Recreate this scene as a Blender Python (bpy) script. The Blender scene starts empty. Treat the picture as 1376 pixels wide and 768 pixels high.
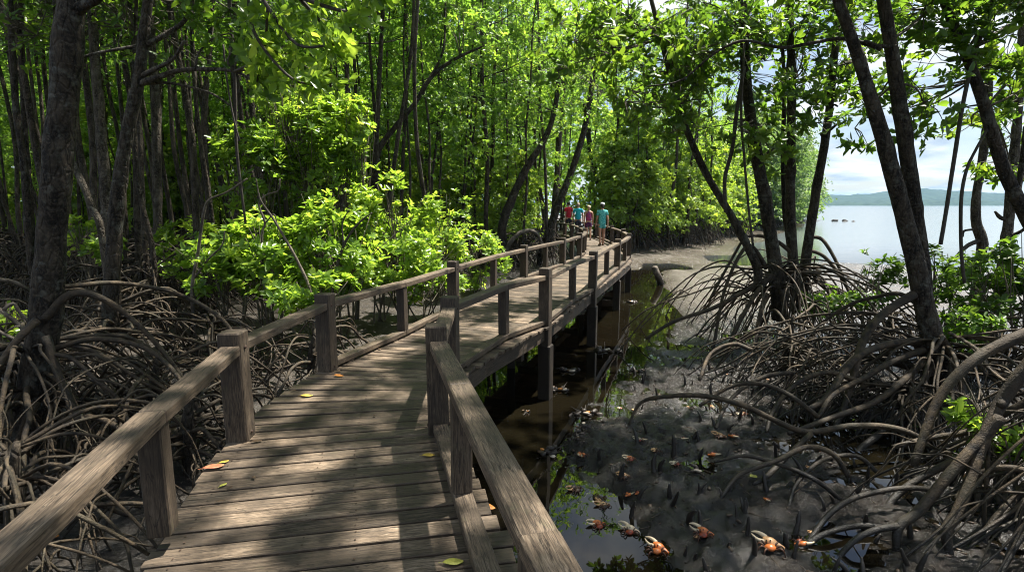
import bpy, bmesh, math, random
import numpy as np
from mathutils import Vector, Matrix
random.seed(7)
RNG = np.random.default_rng(11)
SC = bpy.context.scene
COL = SC.collection
R = math.radians

# ------------------------------------------------------------------ camera model
F_PX, CAM_H = 720.0, 1.65
PITCH = math.atan(109 / F_PX)
CP, SP = math.cos(PITCH), math.sin(PITCH)
WATER = -1.05


def ray(px, py):
    u = (px - 688) / F_PX
    v = (384 - py) / F_PX
    return np.array((u, CP + v * SP, -SP + v * CP))


def at(px, py, Y):
    """world point on the vertical plane y = Y seen at a photo pixel"""
    d = ray(px, py)
    t = Y / d[1]
    return np.array((d[0] * t, Y, CAM_H + d[2] * t))


def un(px, py, z):
    d = ray(px, py)
    t = (z - CAM_H) / d[2]
    return np.array((d[0] * t, d[1] * t, z))


# ------------------------------------------------------------------ noise
def _hash(ix, iy, iz, seed):
    n = (ix.astype(np.int64) * 374761393 + iy.astype(np.int64) * 668265263 + iz.astype(np.int64) * 2147483647 + seed * 1274126177) & 0xFFFFFFFF
    n = ((n ^ (n >> 13)) * 1274126177) & 0xFFFFFFFF
    n = (n ^ (n >> 16)) & 0xFFFFFFFF
    return n.astype(np.float64) / 4294967295.0


def vnoise(P, scale, seed=0):
    p = np.asarray(P, float) * scale
    i = np.floor(p)
    f = p - i
    f = f * f * (3 - 2 * f)
    ix, iy, iz = i[:, 0], i[:, 1], i[:, 2]
    r = 0
    for a in (0, 1):
        for b in (0, 1):
            for c in (0, 1):
                w = (f[:, 0] if a else 1 - f[:, 0]) * (f[:, 1] if b else 1 - f[:, 1]) * (f[:, 2] if c else 1 - f[:, 2])
                r = r + w * _hash(ix + a, iy + b, iz + c, seed)
    return r * 2 - 1


def fbm(P, scale, octaves=4, seed=0):
    r, a = 0, 1.0
    for o in range(octaves):
        r = r + a * vnoise(P, scale, seed + o * 17)
        scale *= 2.03
        a *= 0.5
    return r


# ------------------------------------------------------------------ object helpers
def link(o, parent=None):
    COL.objects.link(o)
    if parent is not None:
        o.parent = parent
    return o


def tag(o, label=None, cat=None, group=None, kind=None):
    if label:
        o['label'] = label
    if cat:
        o['category'] = cat
    if group:
        o['group'] = group
    if kind:
        o['kind'] = kind
    return o


def empty(name, loc=(0, 0, 0), rz=0.0):
    o = bpy.data.objects.new(name, None)
    o.empty_display_size = 0.2
    o.location = loc
    o.rotation_euler = (0, 0, rz)
    return link(o)


def copy_tree(o, parent=None):
    c = o.copy()
    COL.objects.link(c)
    if parent is not None:
        c.parent = parent
    for ch in [k for k in o.children]:
        copy_tree(ch, c)
    return c


class MB:
    """collects shapes into one mesh"""

    def __init__(self):
        self.v, self.f, self.uv, self.n = [], [], [], 0
        self.at = []

    def add(self, V, faces, uv=None, var=None):
        V = np.asarray(V, float)
        self.v.append(V)
        for f in faces:
            self.f.append([i + self.n for i in f])
        if uv is None:
            uv = np.zeros((len(V), 2))
        self.uv.append(np.asarray(uv, float))
        self.at.append(np.full(len(V), 0.5) if var is None else np.broadcast_to(np.asarray(var, float), (len(V),)))
        self.n += len(V)

    def mesh(self, name, mat, smooth=True):
        V = np.concatenate(self.v)
        me = bpy.data.meshes.new(name)
        me.from_pydata(V.tolist(), [], self.f)
        uv = np.concatenate(self.uv)
        at_ = np.concatenate(self.at)
        a = me.attributes.new('guv', 'FLOAT2', 'POINT')
        a.data.foreach_set('vector', uv.astype(np.float32).ravel())
        a = me.attributes.new('var', 'FLOAT', 'POINT')
        a.data.foreach_set('value', at_.astype(np.float32))
        if smooth:
            me.polygons.foreach_set('use_smooth', [True] * len(me.polygons))
        if mat:
            me.materials.append(mat)
        me.update()
        return me

    def build(self, name, mat, parent=None, smooth=True, origin=None):
        me = self.mesh(name, mat, smooth)
        o = bpy.data.objects.new(name, me)
        if origin is not None:
            me.transform(Matrix.Translation(-Vector(origin)))
            o.location = origin
        return link(o, parent)


def catmull(P, n):
    P = np.asarray(P, float)
    if len(P) < 3:
        t = np.linspace(0, 1, n + 1)[:, None]
        return P[0] * (1 - t) + P[-1] * t
    E = np.vstack([2 * P[0] - P[1], P, 2 * P[-1] - P[-2]])
    out = []
    for i in range(len(P) - 1):
        p0, p1, p2, p3 = E[i:i + 4]
        for k in range(n):
            t = k / n
            out.append(0.5 * ((2 * p1) + (-p0 + p2) * t + (2 * p0 - 5 * p1 + 4 * p2 - p3) * t * t + (-p0 + 3 * p1 - 3 * p2 + p3) * t ** 3))
    out.append(P[-1])
    return np.array(out)


def tube(mb, P, rad, sides=7, sub=4, rough=0.08, cap=True, seed=0, knots=0):
    """smooth tapered tube along control points; rad = one radius per control point"""
    P = np.asarray(P, float)
    rad = np.asarray(rad, float)
    if rad.ndim == 0:
        rad = np.full(len(P), float(rad))
    if len(rad) != len(P):
        rad = np.interp(np.linspace(0, 1, len(P)), np.linspace(0, 1, len(rad)), rad)
    C = catmull(np.hstack([P, rad[:, None]]), sub)
    Q, r = C[:, :3], np.maximum(C[:, 3], 0.001)
    T = np.gradient(Q, axis=0)
    T /= np.linalg.norm(T, axis=1)[:, None] + 1e-9
    up = np.array((0.31, 0.17, 0.93)) if abs(T[0][2]) < 0.9 else np.array((1.0, 0.1, 0.0))
    n = np.cross(T[0], up)
    n /= np.linalg.norm(n)
    m = len(Q)
    ang = np.linspace(0, 2 * math.pi, sides, endpoint=False)
    V = np.zeros((m, sides, 3))
    d = np.concatenate([[0], np.cumsum(np.linalg.norm(np.diff(Q, axis=0), axis=1))])
    for i in range(m):
        n = n - T[i] * np.dot(n, T[i])
        n /= np.linalg.norm(n) + 1e-9
        b = np.cross(T[i], n)
        V[i] = Q[i] + r[i] * (np.cos(ang)[:, None] * n + np.sin(ang)[:, None] * b)
    if rough > 0:
        F = V.reshape(-1, 3)
        base = np.repeat(Q, sides, axis=0)
        rr = np.repeat(r, sides)
        k = 0.5 / max(r.mean(), 0.004)
        nz = fbm(F + seed * 3.7, min(k, 30), 3, seed)
        amp = rough * nz
        if knots:
            lump = np.maximum(0, vnoise(F * np.array((1, 1, 0.8)) + seed, 1.9 / max(r.mean() * 6, .3), seed + 5) - 0.45)
            amp = amp + knots * lump
        V = (base + (F - base) * (1 + amp)[:, None]).reshape(m, sides, 3)
    faces = []
    for i in range(m - 1):
        for j in range(sides):
            k = (j + 1) % sides
            faces.append((i * sides + j, i * sides + k, (i + 1) * sides + k, (i + 1) * sides + j))
    VV = V.reshape(-1, 3)
    uv = np.stack([np.repeat(d, sides), np.tile(ang / (2 * math.pi), m)], 1)
    if cap:
        e = len(VV)
        VV = np.vstack([VV, Q[0] - T[0] * r[0] * 0.3, Q[-1] + T[-1] * r[-1] * 0.5])
        uv = np.vstack([uv, (d[0], .5), (d[-1], .5)])
        for j in range(sides):
            k = (j + 1) % sides
            faces.append((k, j, e))
            faces.append(((m - 1) * sides + j, (m - 1) * sides + k, e + 1))
    mb.add(VV, faces, uv)


def beam(mb, p0, p1, w, h, up=(0, 0, 1), ch=0.006, jit=0.0, segs=1, var=None):
    """squared timber with chamfered edges from p0 to p1 (w across, h along up)"""
    p0, p1 = np.asarray(p0, float), np.asarray(p1, float)
    t = p1 - p0
    L = np.linalg.norm(t)
    t = t / L
    up = np.asarray(up, float)
    s = np.cross(t, up)
    s /= np.linalg.norm(s)
    u = np.cross(s, t)
    a, b = w / 2, h / 2
    sec = [(a - ch, b), (-a + ch, b), (-a, b - ch), (-a, -b + ch), (-a + ch, -b), (a - ch, -b), (a, -b + ch), (a, b - ch)]
    per = [0]
    for i in range(8):
        q, q2 = sec[i], sec[(i + 1) % 8]
        per.append(per[-1] + math.dist(q, q2))
    uo = random.random() * 50
    vo = random.random() * 50
    V, uv, faces = [], [], []
    stations = [0.0, min(ch / L, .02)] + [k / segs for k in range(1, segs)] + [1 - min(ch / L, .02), 1.0]
    for q, st in enumerate(stations):
        k = (1 - ch / a * .7, 1 - ch / b * .7) if q in (0, len(stations) - 1) else (1, 1)
        off = np.array((random.uniform(-1, 1), random.uniform(-1, 1))) * jit
        c = p0 + t * L * st + s * off[0] + u * off[1]
        for i in range(8):
            V.append(c + s * sec[i][0] * k[0] + u * sec[i][1] * k[1])
            uv.append((uo + st * L, vo + per[i]))
    m = len(stations)
    for q in range(m - 1):
        for i in range(8):
            j = (i + 1) % 8
            faces.append((q * 8 + i, (q + 1) * 8 + i, (q + 1) * 8 + j, q * 8 + j))
    faces.append(tuple(range(8)))
    faces.append(tuple((m - 1) * 8 + i for i in reversed(range(8))))
    mb.add(V, faces, uv, random.random() if var is None else var)


def norm(a):
    return a / (np.linalg.norm(a, axis=-1, keepdims=True) + 1e-9)


def leaves(P, D, N, L, W, var):
    """n elliptical leaves as one (verts, quads, var) block: six verts, folded along the midrib"""
    n = len(P)
    D = norm(D)
    S = norm(np.cross(D, N))
    N = np.cross(S, D)
    L = L[:, None]
    W = W[:, None]
    V = np.zeros((n, 6, 3))
    V[:, 0] = P
    V[:, 1] = P + D * L * .38 + S * W * .5 + N * W * .16
    V[:, 2] = P + D * L * .75 + S * W * .42 + N * W * .10 - N * L * .04
    V[:, 3] = P + D * L - N * L * .12
    V[:, 4] = P + D * L * .75 - S * W * .42 + N * W * .10 - N * L * .04
    V[:, 5] = P + D * L * .38 - S * W * .5 + N * W * .16
    b = (np.arange(n) * 6)[:, None]
    Fa = np.hstack([b + 0, b + 3, b + 2, b + 1])
    Fb = np.hstack([b + 0, b + 5, b + 4, b + 3])
    F = np.stack([Fa, Fb], 1).reshape(-1, 4)
    return V.reshape(-1, 3), F, np.repeat(var, 6)


def rosettes(C, A, k, leaf_len, rng, openness=1.0, spread=0.02, ratio=0.45):
    """k leaves whorled round each centre C with axis A"""
    n = len(C)
    A = norm(A)
    ref = np.where(np.abs(A[:, 2:3]) < .9, np.array((0, 0, 1.0)), np.array((1.0, 0, 0)))
    X = norm(np.cross(A, ref))
    Y = np.cross(A, X)
    C2 = np.repeat(C, k, 0)
    A2, X2, Y2 = (np.repeat(q, k, 0) for q in (A, X, Y))
    az = np.tile(np.arange(k) * 2 * math.pi / k, n) + np.repeat(rng.uniform(0, 6.28, n), k) + rng.normal(0, .25, n * k)
    pol = np.clip(rng.normal(1.15 * openness, .28, n * k), .25, 2.0)
    rad = X2 * np.cos(az)[:, None] + Y2 * np.sin(az)[:, None]
    D = A2 * np.cos(pol)[:, None] + rad * np.sin(pol)[:, None]
    N = A2 * np.sin(pol)[:, None] - rad * np.cos(pol)[:, None]
    N = N + rng.normal(0, .25, N.shape)
    L = leaf_len * rng.uniform(.65, 1.15, n * k)
    W = L * ratio * rng.uniform(.85, 1.15, n * k)
    var = np.clip(np.repeat(rng.uniform(0, 1, n), k) * .6 + rng.uniform(0, 1, n * k) * .4, 0, 1)
    P = C2 + rng.normal(0, spread, C2.shape)
    return leaves(P, D, N, L, W, var)


def leaf_mesh(name, blocks, mat):
    V = np.concatenate([b[0] for b in blocks])
    off, Fs = 0, []
    for b in blocks:
        Fs.append(b[1] + off)
        off += len(b[0])
    F = np.concatenate(Fs).astype(np.int32)
    var = np.concatenate([b[2] for b in blocks])
    me = bpy.data.meshes.new(name)
    me.vertices.add(len(V))
    me.vertices.foreach_set('co', V.astype(np.float32).ravel())
    me.loops.add(F.size)
    me.loops.foreach_set('vertex_index', F.ravel())
    me.polygons.add(len(F))
    me.polygons.foreach_set('loop_start', np.arange(0, F.size, 4, dtype=np.int32))
    a = me.attributes.new('var', 'FLOAT', 'POINT')
    a.data.foreach_set('value', var.astype(np.float32))
    me.polygons.foreach_set('use_smooth', np.ones(len(F), dtype=bool))
    me.materials.append(mat)
    me.update(calc_edges=True)
    return me


def mesh_obj(name, me, parent=None, loc=None):
    o = bpy.data.objects.new(name, me)
    if loc is not None:
        o.location = loc
    return link(o, parent)


def ellipsoid(mb, c, r, seg=12, rings=8, rot=None, noise=0.0, seed=0, squash=None):
    V, F = [], []
    for i in range(rings + 1):
        th = math.pi * i / rings
        for j in range(seg):
            ph = 2 * math.pi * j / seg
            V.append((math.sin(th) * math.cos(ph), math.sin(th) * math.sin(ph), math.cos(th)))
    V = np.array(V)
    if noise:
        V = V * (1 + noise * fbm(V + seed, 1.7, 3, seed))[:, None]
    if squash:
        V = squash(V)
    V = V * np.asarray(r, float)
    if rot is not None:
        V = V @ np.array(rot.to_3x3()).T
    V = V + np.asarray(c, float)
    for i in range(rings):
        for j in range(seg):
            k = (j + 1) % seg
            F.append((i * seg + j, (i + 1) * seg + j, (i + 1) * seg + k, i * seg + k))
    mb.add(V, F)


# ------------------------------------------------------------------ materials
class NT:
    def __init__(self, name):
        self.m = bpy.data.materials.new(name)
        self.m.use_nodes = True
        self.t = self.m.node_tree
        self.bsdf = self.t.nodes['Principled BSDF']
        self.out = self.t.nodes['Material Output']

    def n(self, typ, **kw):
        x = self.t.nodes.new(typ)
        for k, v in kw.items():
            if k.startswith('i_'):
                key = k[2:]
                key = int(key) if key.isdigit() else key
                x.inputs[key].default_value = v
            else:
                setattr(x, k, v)
        return x

    def l(self, a, b):
        self.t.links.new(a, b)

    def attr(self, name):
        return self.n('ShaderNodeAttribute', attribute_name=name)

    def pos(self):
        return self.n('ShaderNodeNewGeometry').outputs['Position']

    def obj(self):
        return self.n('ShaderNodeTexCoord').outputs['Object']

    def mapping(self, vec, scale=(1, 1, 1), loc=(0, 0, 0)):
        x = self.n('ShaderNodeMapping')
        x.inputs['Scale'].default_value = scale
        x.inputs['Location'].default_value = loc
        self.l(vec, x.inputs['Vector'])
        return x.outputs[0]

    def noise(self, vec, scale, detail=4, rough=.55, dist=0.0):
        x = self.n('ShaderNodeTexNoise')
        x.inputs['Scale'].default_value = scale
        x.inputs['Detail'].default_value = detail
        x.inputs['Roughness'].default_value = rough
        x.inputs['Distortion'].default_value = dist
        if vec is not None:
            self.l(vec, x.inputs['Vector'])
        return x.outputs['Fac']

    def ramp(self, fac, stops):
        x = self.n('ShaderNodeValToRGB')
        e = x.color_ramp.elements
        while len(e) < len(stops):
            e.new(.5)
        for el, (p, c) in zip(e, stops):
            el.position = p
            el.color = (c, c, c, 1) if isinstance(c, (int, float)) else (*c, 1)
        self.l(fac, x.inputs['Fac'])
        return x.outputs['Color']

    def mix(self, fac, a, b, mode='MIX'):
        x = self.n('ShaderNodeMix', data_type='RGBA', blend_type=mode)
        for sock, v in ((x.inputs['Factor'], fac), (x.inputs['A'], a), (x.inputs['B'], b)):
            if isinstance(v, (int, float)):
                sock.default_value = v
            elif isinstance(v, tuple):
                sock.default_value = (*v, 1) if len(v) == 3 else v
            else:
                self.l(v, sock)
        return x.outputs['Result']

    def math(self, op, a, b=0.0, clamp=False):
        x = self.n('ShaderNodeMath', operation=op, use_clamp=clamp)
        for i, v in enumerate((a, b)):
            if isinstance(v, (int, float)):
                x.inputs[i].default_value = v
            else:
                self.l(v, x.inputs[i])
        return x.outputs[0]

    def bump(self, h, strength=.5, dist=.01, normal=None):
        x = self.n('ShaderNodeBump')
        x.inputs['Strength'].default_value = strength
        x.inputs['Distance'].default_value = dist
        self.l(h, x.inputs['Height'])
        if normal is not None:
            self.l(normal, x.inputs['Normal'])
        return x.outputs[0]

    def set(self, **kw):
        for k, v in kw.items():
            s = self.bsdf.inputs[k.replace('_', ' ')]
            if isinstance(v, (int, float)):
                s.default_value = v
            elif isinstance(v, tuple):
                s.default_value = (*v, 1) if len(v) == 3 else v
            else:
                self.l(v, s)
        return self.m


def m_wood(name, tint=1.0, dark=1.0):
    t = NT(name)
    uv = t.attr('guv').outputs['Vector']
    var = t.attr('var').outputs['Fac']
    p = t.pos()
    g1 = t.noise(t.mapping(uv, (6.5, 62, 1)), 1.0, 8, .68, 1.6)
    g2 = t.noise(t.mapping(uv, (6, 120, 1)), 1.0, 5, .68, .5)
    blotch = t.noise(p, 2.3, 5, .6, .4)
    blot2 = t.noise(p, 9.0, 4, .6)
    c = t.ramp(g1, [(.28, (.024 * tint, .016 * tint, .010 * tint)), (.45, (.084 * tint, .060 * tint, .039 * tint)), (.60, (.145 * tint, .109 * tint, .075 * tint)), (.80, (.235 * tint, .186 * tint, .135 * tint))])
    c = t.mix(t.math('MULTIPLY', t.ramp(g2, [(.38, 1.0), (.52, 0.0)]), .70), c, (.022, .016, .011))
    c = t.mix(t.ramp(blotch, [(.42, .80), (.60, 0.0)]), c, (.036 * dark, .027 * dark, .019 * dark))
    c = t.mix(t.math('MULTIPLY', t.ramp(blot2, [(.62, 0.0), (.78, 1.0)]), .22), c, (.11, .125, .055))
    crk = t.noise(t.mapping(uv, (1.6, 26, 1), (3, 7, 0)), 1.0, 5, .6, .8)
    c = t.mix(t.ramp(t.math('ABSOLUTE', t.math('SUBTRACT', crk, .5)), [(.0, .9), (.022, 0.0)]), c, (.012, .009, .007))
    v = t.ramp(var, [(0, .50), (1, 1.38)])
    c = t.mix(1.0, c, v, 'MULTIPLY')
    h = t.math('ADD', t.math('MULTIPLY', g1, .7), t.math('MULTIPLY', g2, .5))
    t.set(Base_Color=c, Roughness=t.ramp(blotch, [(.3, .5), (.7, .78)]), Normal=t.bump(h, .7, .006), Specular_IOR_Level=.35)
    return t.m


def m_bark(name, lo=(.007, .0055, .004), hi=(.052, .041, .029), lichen=(.15, .15, .125), lich_amt=.5, scale=1.0):
    t = NT(name)
    o = t.obj()
    n1 = t.noise(t.mapping(o, (1, 1, .35)), 9 * scale, 6, .65, .5)
    n2 = t.noise(o, 5.5 * scale, 5, .68, .3)
    vor = t.n('ShaderNodeTexVoronoi', feature='DISTANCE_TO_EDGE')
    vor.inputs['Scale'].default_value = 16 * scale
    t.l(t.mapping(o, (1, 1, .4)), vor.inputs['Vector'])
    c = t.ramp(n1, [(.41, lo), (.60, hi)])
    c = t.mix(t.math('MULTIPLY', t.ramp(t.noise(o, 34 * scale, 4, .7), [(.5, 0.0), (.62, 1.0)]), .5), c, tuple(q * 1.9 for q in hi))
    c = t.mix(t.math('MULTIPLY', t.ramp(n2, [(.54, 0.0), (.66, 1.0)]), lich_amt), c, lichen)
    rings = t.noise(t.mapping(o, (.6, .6, 5)), 1.6 * scale, 3, .6)
    c = t.mix(t.math('MULTIPLY', t.ramp(rings, [(.56, 0.0), (.68, 1.0)]), .6), c, lo)
    h = t.math('ADD', n1, t.math('MULTIPLY', t.ramp(vor.outputs['Distance'], [(0, 0.0), (.15, 1.0)]), .35))
    t.set(Base_Color=c, Roughness=.82, Normal=t.bump(h, 1.0, .035), Specular_IOR_Level=.25)
    return t.m


def m_root(name, lo=(.007, .0048, .003), hi=(.098, .069, .039)):
    t = NT(name)
    o = t.obj()
    p = t.pos()
    n1 = t.noise(o, 11, 5, .6, .3)
    n2 = t.noise(p, 3.5, 4, .55)
    fine = t.noise(o, 70, 3, .6)
    c = t.ramp(n1, [(.34, lo), (.64, hi)])
    c = t.mix(t.math('MULTIPLY', t.ramp(fine, [(.5, 0.0), (.65, 1.0)]), .45), c, lo)
    c = t.mix(t.math('MULTIPLY', t.ramp(n2, [(.50, 0.0), (.62, 1.0)]), .55), c, (.045, .040, .025))
    c = t.mix(t.math('MULTIPLY', t.ramp(t.noise(p, 1.3, 3, .5), [(.48, 0.0), (.60, 1.0)]), .5), c, (.020, .016, .012))
    # tide stain: what the high water reaches stays black with mud
    sep = t.n('ShaderNodeSeparateXYZ')
    t.l(p, sep.inputs[0])
    z = t.math('ADD', sep.outputs['Z'], t.math('MULTIPLY', t.math('SUBTRACT', n2, .5), .45))
    tide = t.n('ShaderNodeMapRange')
    tide.inputs['From Min'].default_value = -.92
    tide.inputs['From Max'].default_value = -.62
    t.l(z, tide.inputs['Value'])
    c = t.mix(tide.outputs[0], (.020, .018, .015), c)
    rg = t.mix(tide.outputs[0], (.35, .35, .35), (.75, .75, .75))
    t.set(Base_Color=c, Roughness=rg, Normal=t.bump(t.math('ADD', n1, t.math('MULTIPLY', fine, .7)), .9, .016), Specular_IOR_Level=.35)
    return t.m


def m_leaf(name, dark, light, young, trans=.45, gloss=.38, tr_gain=1.0):
    t = NT(name)
    var = t.attr('var').outputs['Fac']
    info = t.n('ShaderNodeObjectInfo').outputs['Random']
    v = t.math('ADD', t.math('MULTIPLY', var, .8), t.math('MULTIPLY', info, .2))
    c = t.ramp(v, [(.12, dark), (.6, light), (.93, young)])
    tc = t.mix(1.0, c, (2.65 * tr_gain, 2.4 * tr_gain, 1.35 * tr_gain), 'MULTIPLY')
    t.set(Base_Color=c, Roughness=gloss, Specular_IOR_Level=.5)
    tr = t.n('ShaderNodeBsdfTranslucent')
    t.l(tc, tr.inputs['Color'])
    mx = t.n('ShaderNodeMixShader')
    mx.inputs[0].default_value = trans
    t.l(t.bsdf.outputs[0], mx.inputs[1])
    t.l(tr.outputs[0], mx.inputs[2])
    t.l(mx.outputs[0], t.out.inputs['Surface'])
    return t.m


def m_plain(name, col, rough=.6, var=.15, scale=20, spec=.4, bump=0.0):
    t = NT(name)
    o = t.obj()
    n = t.noise(o, scale, 4, .6)
    a = tuple(max(0, q * (1 - var * 1.6)) for q in col)
    b = tuple(min(1, q * (1 + var)) for q in col)
    c = t.ramp(n, [(.3, a), (.7, b)])
    t.set(Base_Color=c, Roughness=rough, Specular_IOR_Level=spec)
    if bump:
        t.set(Normal=t.bump(n, bump, .01))
    return t.m


M = {}
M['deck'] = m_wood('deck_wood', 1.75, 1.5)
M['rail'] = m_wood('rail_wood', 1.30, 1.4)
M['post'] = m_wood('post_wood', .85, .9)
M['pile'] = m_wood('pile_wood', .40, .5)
M['bark'] = m_bark('bark_dark')
M['bark_grey'] = m_bark('bark_grey', (.018, .014, .010), (.095, .079, .060), (.18, .17, .14), .6, 1.2)
M['bark_far'] = m_bark('bark_forest', (.014, .011, .008), (.075, .060, .044), (.14, .13, .105), .4, .8)
M['root'] = m_root('root_bark')
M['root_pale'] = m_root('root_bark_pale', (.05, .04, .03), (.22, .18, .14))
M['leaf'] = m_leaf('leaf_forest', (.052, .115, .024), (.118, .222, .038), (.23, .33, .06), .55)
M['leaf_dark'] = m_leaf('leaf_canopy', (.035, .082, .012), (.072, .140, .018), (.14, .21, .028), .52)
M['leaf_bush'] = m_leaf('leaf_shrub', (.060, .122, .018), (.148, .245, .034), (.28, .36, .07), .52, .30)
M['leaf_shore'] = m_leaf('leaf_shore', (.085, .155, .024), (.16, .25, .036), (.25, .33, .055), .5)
M['leaf_spit'] = m_leaf('leaf_spit', (.050, .105, .045), (.095, .17, .06), (.15, .22, .07), .45)
M['twig'] = m_plain('twig_bark', (.10, .085, .06), .8, .4, 30)
M['vine'] = m_plain('vine_bark', (.055, .045, .035), .8, .4, 30)
# ------------------------------------------------------------------ camera, light, sky
cam = bpy.data.cameras.new('camera')
cam.sensor_width = 36
cam.lens = 36 * F_PX / 1376
cam.clip_start = .05
cam.clip_end = 12000
co = link(bpy.data.objects.new('camera', cam))
co.location = (0, 0, CAM_H)
co.rotation_euler = (math.pi / 2 - PITCH, 0, 0)
SC.camera = co
SUN_EL = R(66)
SUN_AZ = math.atan2(.78, .50)          # from +Y towards +X
sdir = Vector((math.sin(SUN_AZ) * math.cos(SUN_EL), math.cos(SUN_AZ) * math.cos(SUN_EL), math.sin(SUN_EL)))
sl = bpy.data.lights.new('sun', 'SUN')
sl.energy = 5.0
sl.angle = R(1.1)
sl.color = (1.0, .95, .86)
so = link(bpy.data.objects.new('sun', sl))
so.rotation_euler = sdir.to_track_quat('Z', 'Y').to_euler()
so.location = (10, 10, 60)

w = bpy.data.worlds.new('World')
SC.world = w
w.use_nodes = True
wt = w.node_tree
bg = wt.nodes['Background']
sky = wt.nodes.new('ShaderNodeTexSky')
sky.sky_type = 'NISHITA'
sky.sun_disc = False
sky.sun_elevation = SUN_EL
sky.sun_rotation = SUN_AZ
sky.air_density = 1.0
sky.dust_density = 1.0


def wn(t, **kw):
    x = wt.nodes.new(t)
    for k, v in kw.items():
        setattr(x, k, v)
    return x


tc = wn('ShaderNodeTexCoord')
sep = wn('ShaderNodeSeparateXYZ')
wt.links.new(tc.outputs['Generated'], sep.inputs[0])
zz = wn('ShaderNodeMath', operation='MAXIMUM')
wt.links.new(sep.outputs['Z'], zz.inputs[0])
zz.inputs[1].default_value = 0.0
za = wn('ShaderNodeMath', operation='ADD')
wt.links.new(zz.outputs[0], za.inputs[0])
za.inputs[1].default_value = .16
div = wn('ShaderNodeVectorMath', operation='DIVIDE')
cmb = wn('ShaderNodeCombineXYZ')
for i in range(3):
    wt.links.new(za.outputs[0], cmb.inputs[i])
wt.links.new(tc.outputs['Generated'], div.inputs[0])
wt.links.new(cmb.outputs[0], div.inputs[1])
mp = wn('ShaderNodeMapping')
mp.inputs['Scale'].default_value = (1.0, 1.0, 1.6)
mp.inputs['Location'].default_value = (3.1, 1.4, .3)
wt.links.new(div.outputs[0], mp.inputs['Vector'])
cn = wn('ShaderNodeTexNoise')
cn.inputs['Scale'].default_value = 1.9
cn.inputs['Detail'].default_value = 7
cn.inputs['Roughness'].default_value = .52
cn.inputs['Distortion'].default_value = .25
wt.links.new(mp.outputs[0], cn.inputs['Vector'])
cr = wn('ShaderNodeValToRGB')
cr.color_ramp.elements[0].position = .44
cr.color_ramp.elements[1].position = .55
cr.color_ramp.elements[0].color = (.12, .12, .12, 1)
wt.links.new(cn.outputs['Fac'], cr.inputs['Fac'])
cn2 = wn('ShaderNodeTexNoise')
cn2.inputs['Scale'].default_value = 2.3
cn2.inputs['Detail'].default_value = 5
wt.links.new(mp.outputs[0], cn2.inputs['Vector'])
cr2 = wn('ShaderNodeValToRGB')
cr2.color_ramp.elements[0].position = .35
cr2.color_ramp.elements[0].color = (3.3, 4.3, 5.5, 1)
cr2.color_ramp.elements[1].position = .62
cr2.color_ramp.elements[1].color = (8.0, 8.3, 8.6, 1)
wt.links.new(cn2.outputs['Fac'], cr2.inputs['Fac'])
cm = wn('ShaderNodeMix', data_type='RGBA')
wt.links.new(cr.outputs['Color'], cm.inputs['Factor'])
wt.links.new(sky.outputs[0], cm.inputs['A'])
wt.links.new(cr2.outputs['Color'], cm.inputs['B'])
wt.links.new(cm.outputs['Result'], bg.inputs['Color'])
bg.inputs['Strength'].default_value = .046
SC.view_settings.view_transform = 'Standard'
SC.view_settings.look = 'None'
SC.view_settings.exposure = 1.68
SC.view_settings.gamma = 1.0
SC.view_settings.use_curve_mapping = False
SC.render.engine = 'CYCLES'
SC.cycles.pixel_filter_type = 'BLACKMAN_HARRIS'
SC.cycles.filter_width = 1.05
cy = SC.cycles
cy.max_bounces = 6
cy.diffuse_bounces = 4
cy.glossy_bounces = 3
cy.transmission_bounces = 4
cy.transparent_max_bounces = 6
cy.sample_clamp_indirect = 6
cy.caustics_reflective = False
cy.caustics_refractive = False
cy.use_denoising = True
try:
    cy.denoiser = 'OPENIMAGEDENOISE'
    cy.denoising_input_passes = 'RGB_ALBEDO_NORMAL'
    cy.denoising_prefilter = 'ACCURATE'
except Exception:
    pass

# ------------------------------------------------------------------ shore line and ground
SHORE = np.array([(-4000, 900), (-100, 200), (36, 116), (52, 101), (54, 96), (49, 90), (30, 60), (19, 42), (13, 32.5), (11.8, 28.5), (13.5, 25.5), (18, 23.5), (26, 19.5), (40, 15), (70, 12), (4000, -500)], float)


def shore_dist(x, y):
    """signed distance to the shore line: positive over land"""
    best = np.full(x.shape, 1e9)
    sgn = np.ones(x.shape)
    for a, b in zip(SHORE[:-1], SHORE[1:]):
        d = b - a
        L2 = (d ** 2).sum()
        t = np.clip(((x - a[0]) * d[0] + (y - a[1]) * d[1]) / L2, 0, 1)
        qx, qy = a[0] + d[0] * t, a[1] + d[1] * t
        ds = np.hypot(x - qx, y - qy)
        cr_ = d[0] * (y - a[1]) - d[1] * (x - a[0])
        m = ds < best
        best = np.where(m, ds, best)
    inside = np.zeros(x.shape, bool)
    poly = np.vstack([SHORE, [(9000, -500), (9000, 9000), (-4000, 9000)]])
    j = len(poly) - 1
    for i in range(len(poly)):
        xi, yi = poly[i]
        xj, yj = poly[j]
        c = ((yi > y) != (yj > y)) & (x < (xj - xi) * (y - yi) / (yj - yi + 1e-12) + xi)
        inside ^= c
        j = i
    return np.where(inside, -best, best)


CHAN = np.array([(.55, 1.0), (.30, 3.0), (-.15, 4.6), (-.40, 6.0), (.45, 8.0), (1.55, 11.0), (3.3, 14.0), (4.2, 17.5), (5.3, 21.8), (8.0, 24.3), (11.0, 25.6), (14, 28)], float)
CHW = [1.1, 1.0, .98, 1.1, 1.3, 1.45, 1.25, 1.05, 1.0, .9, 1.2, 1.5]


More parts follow.
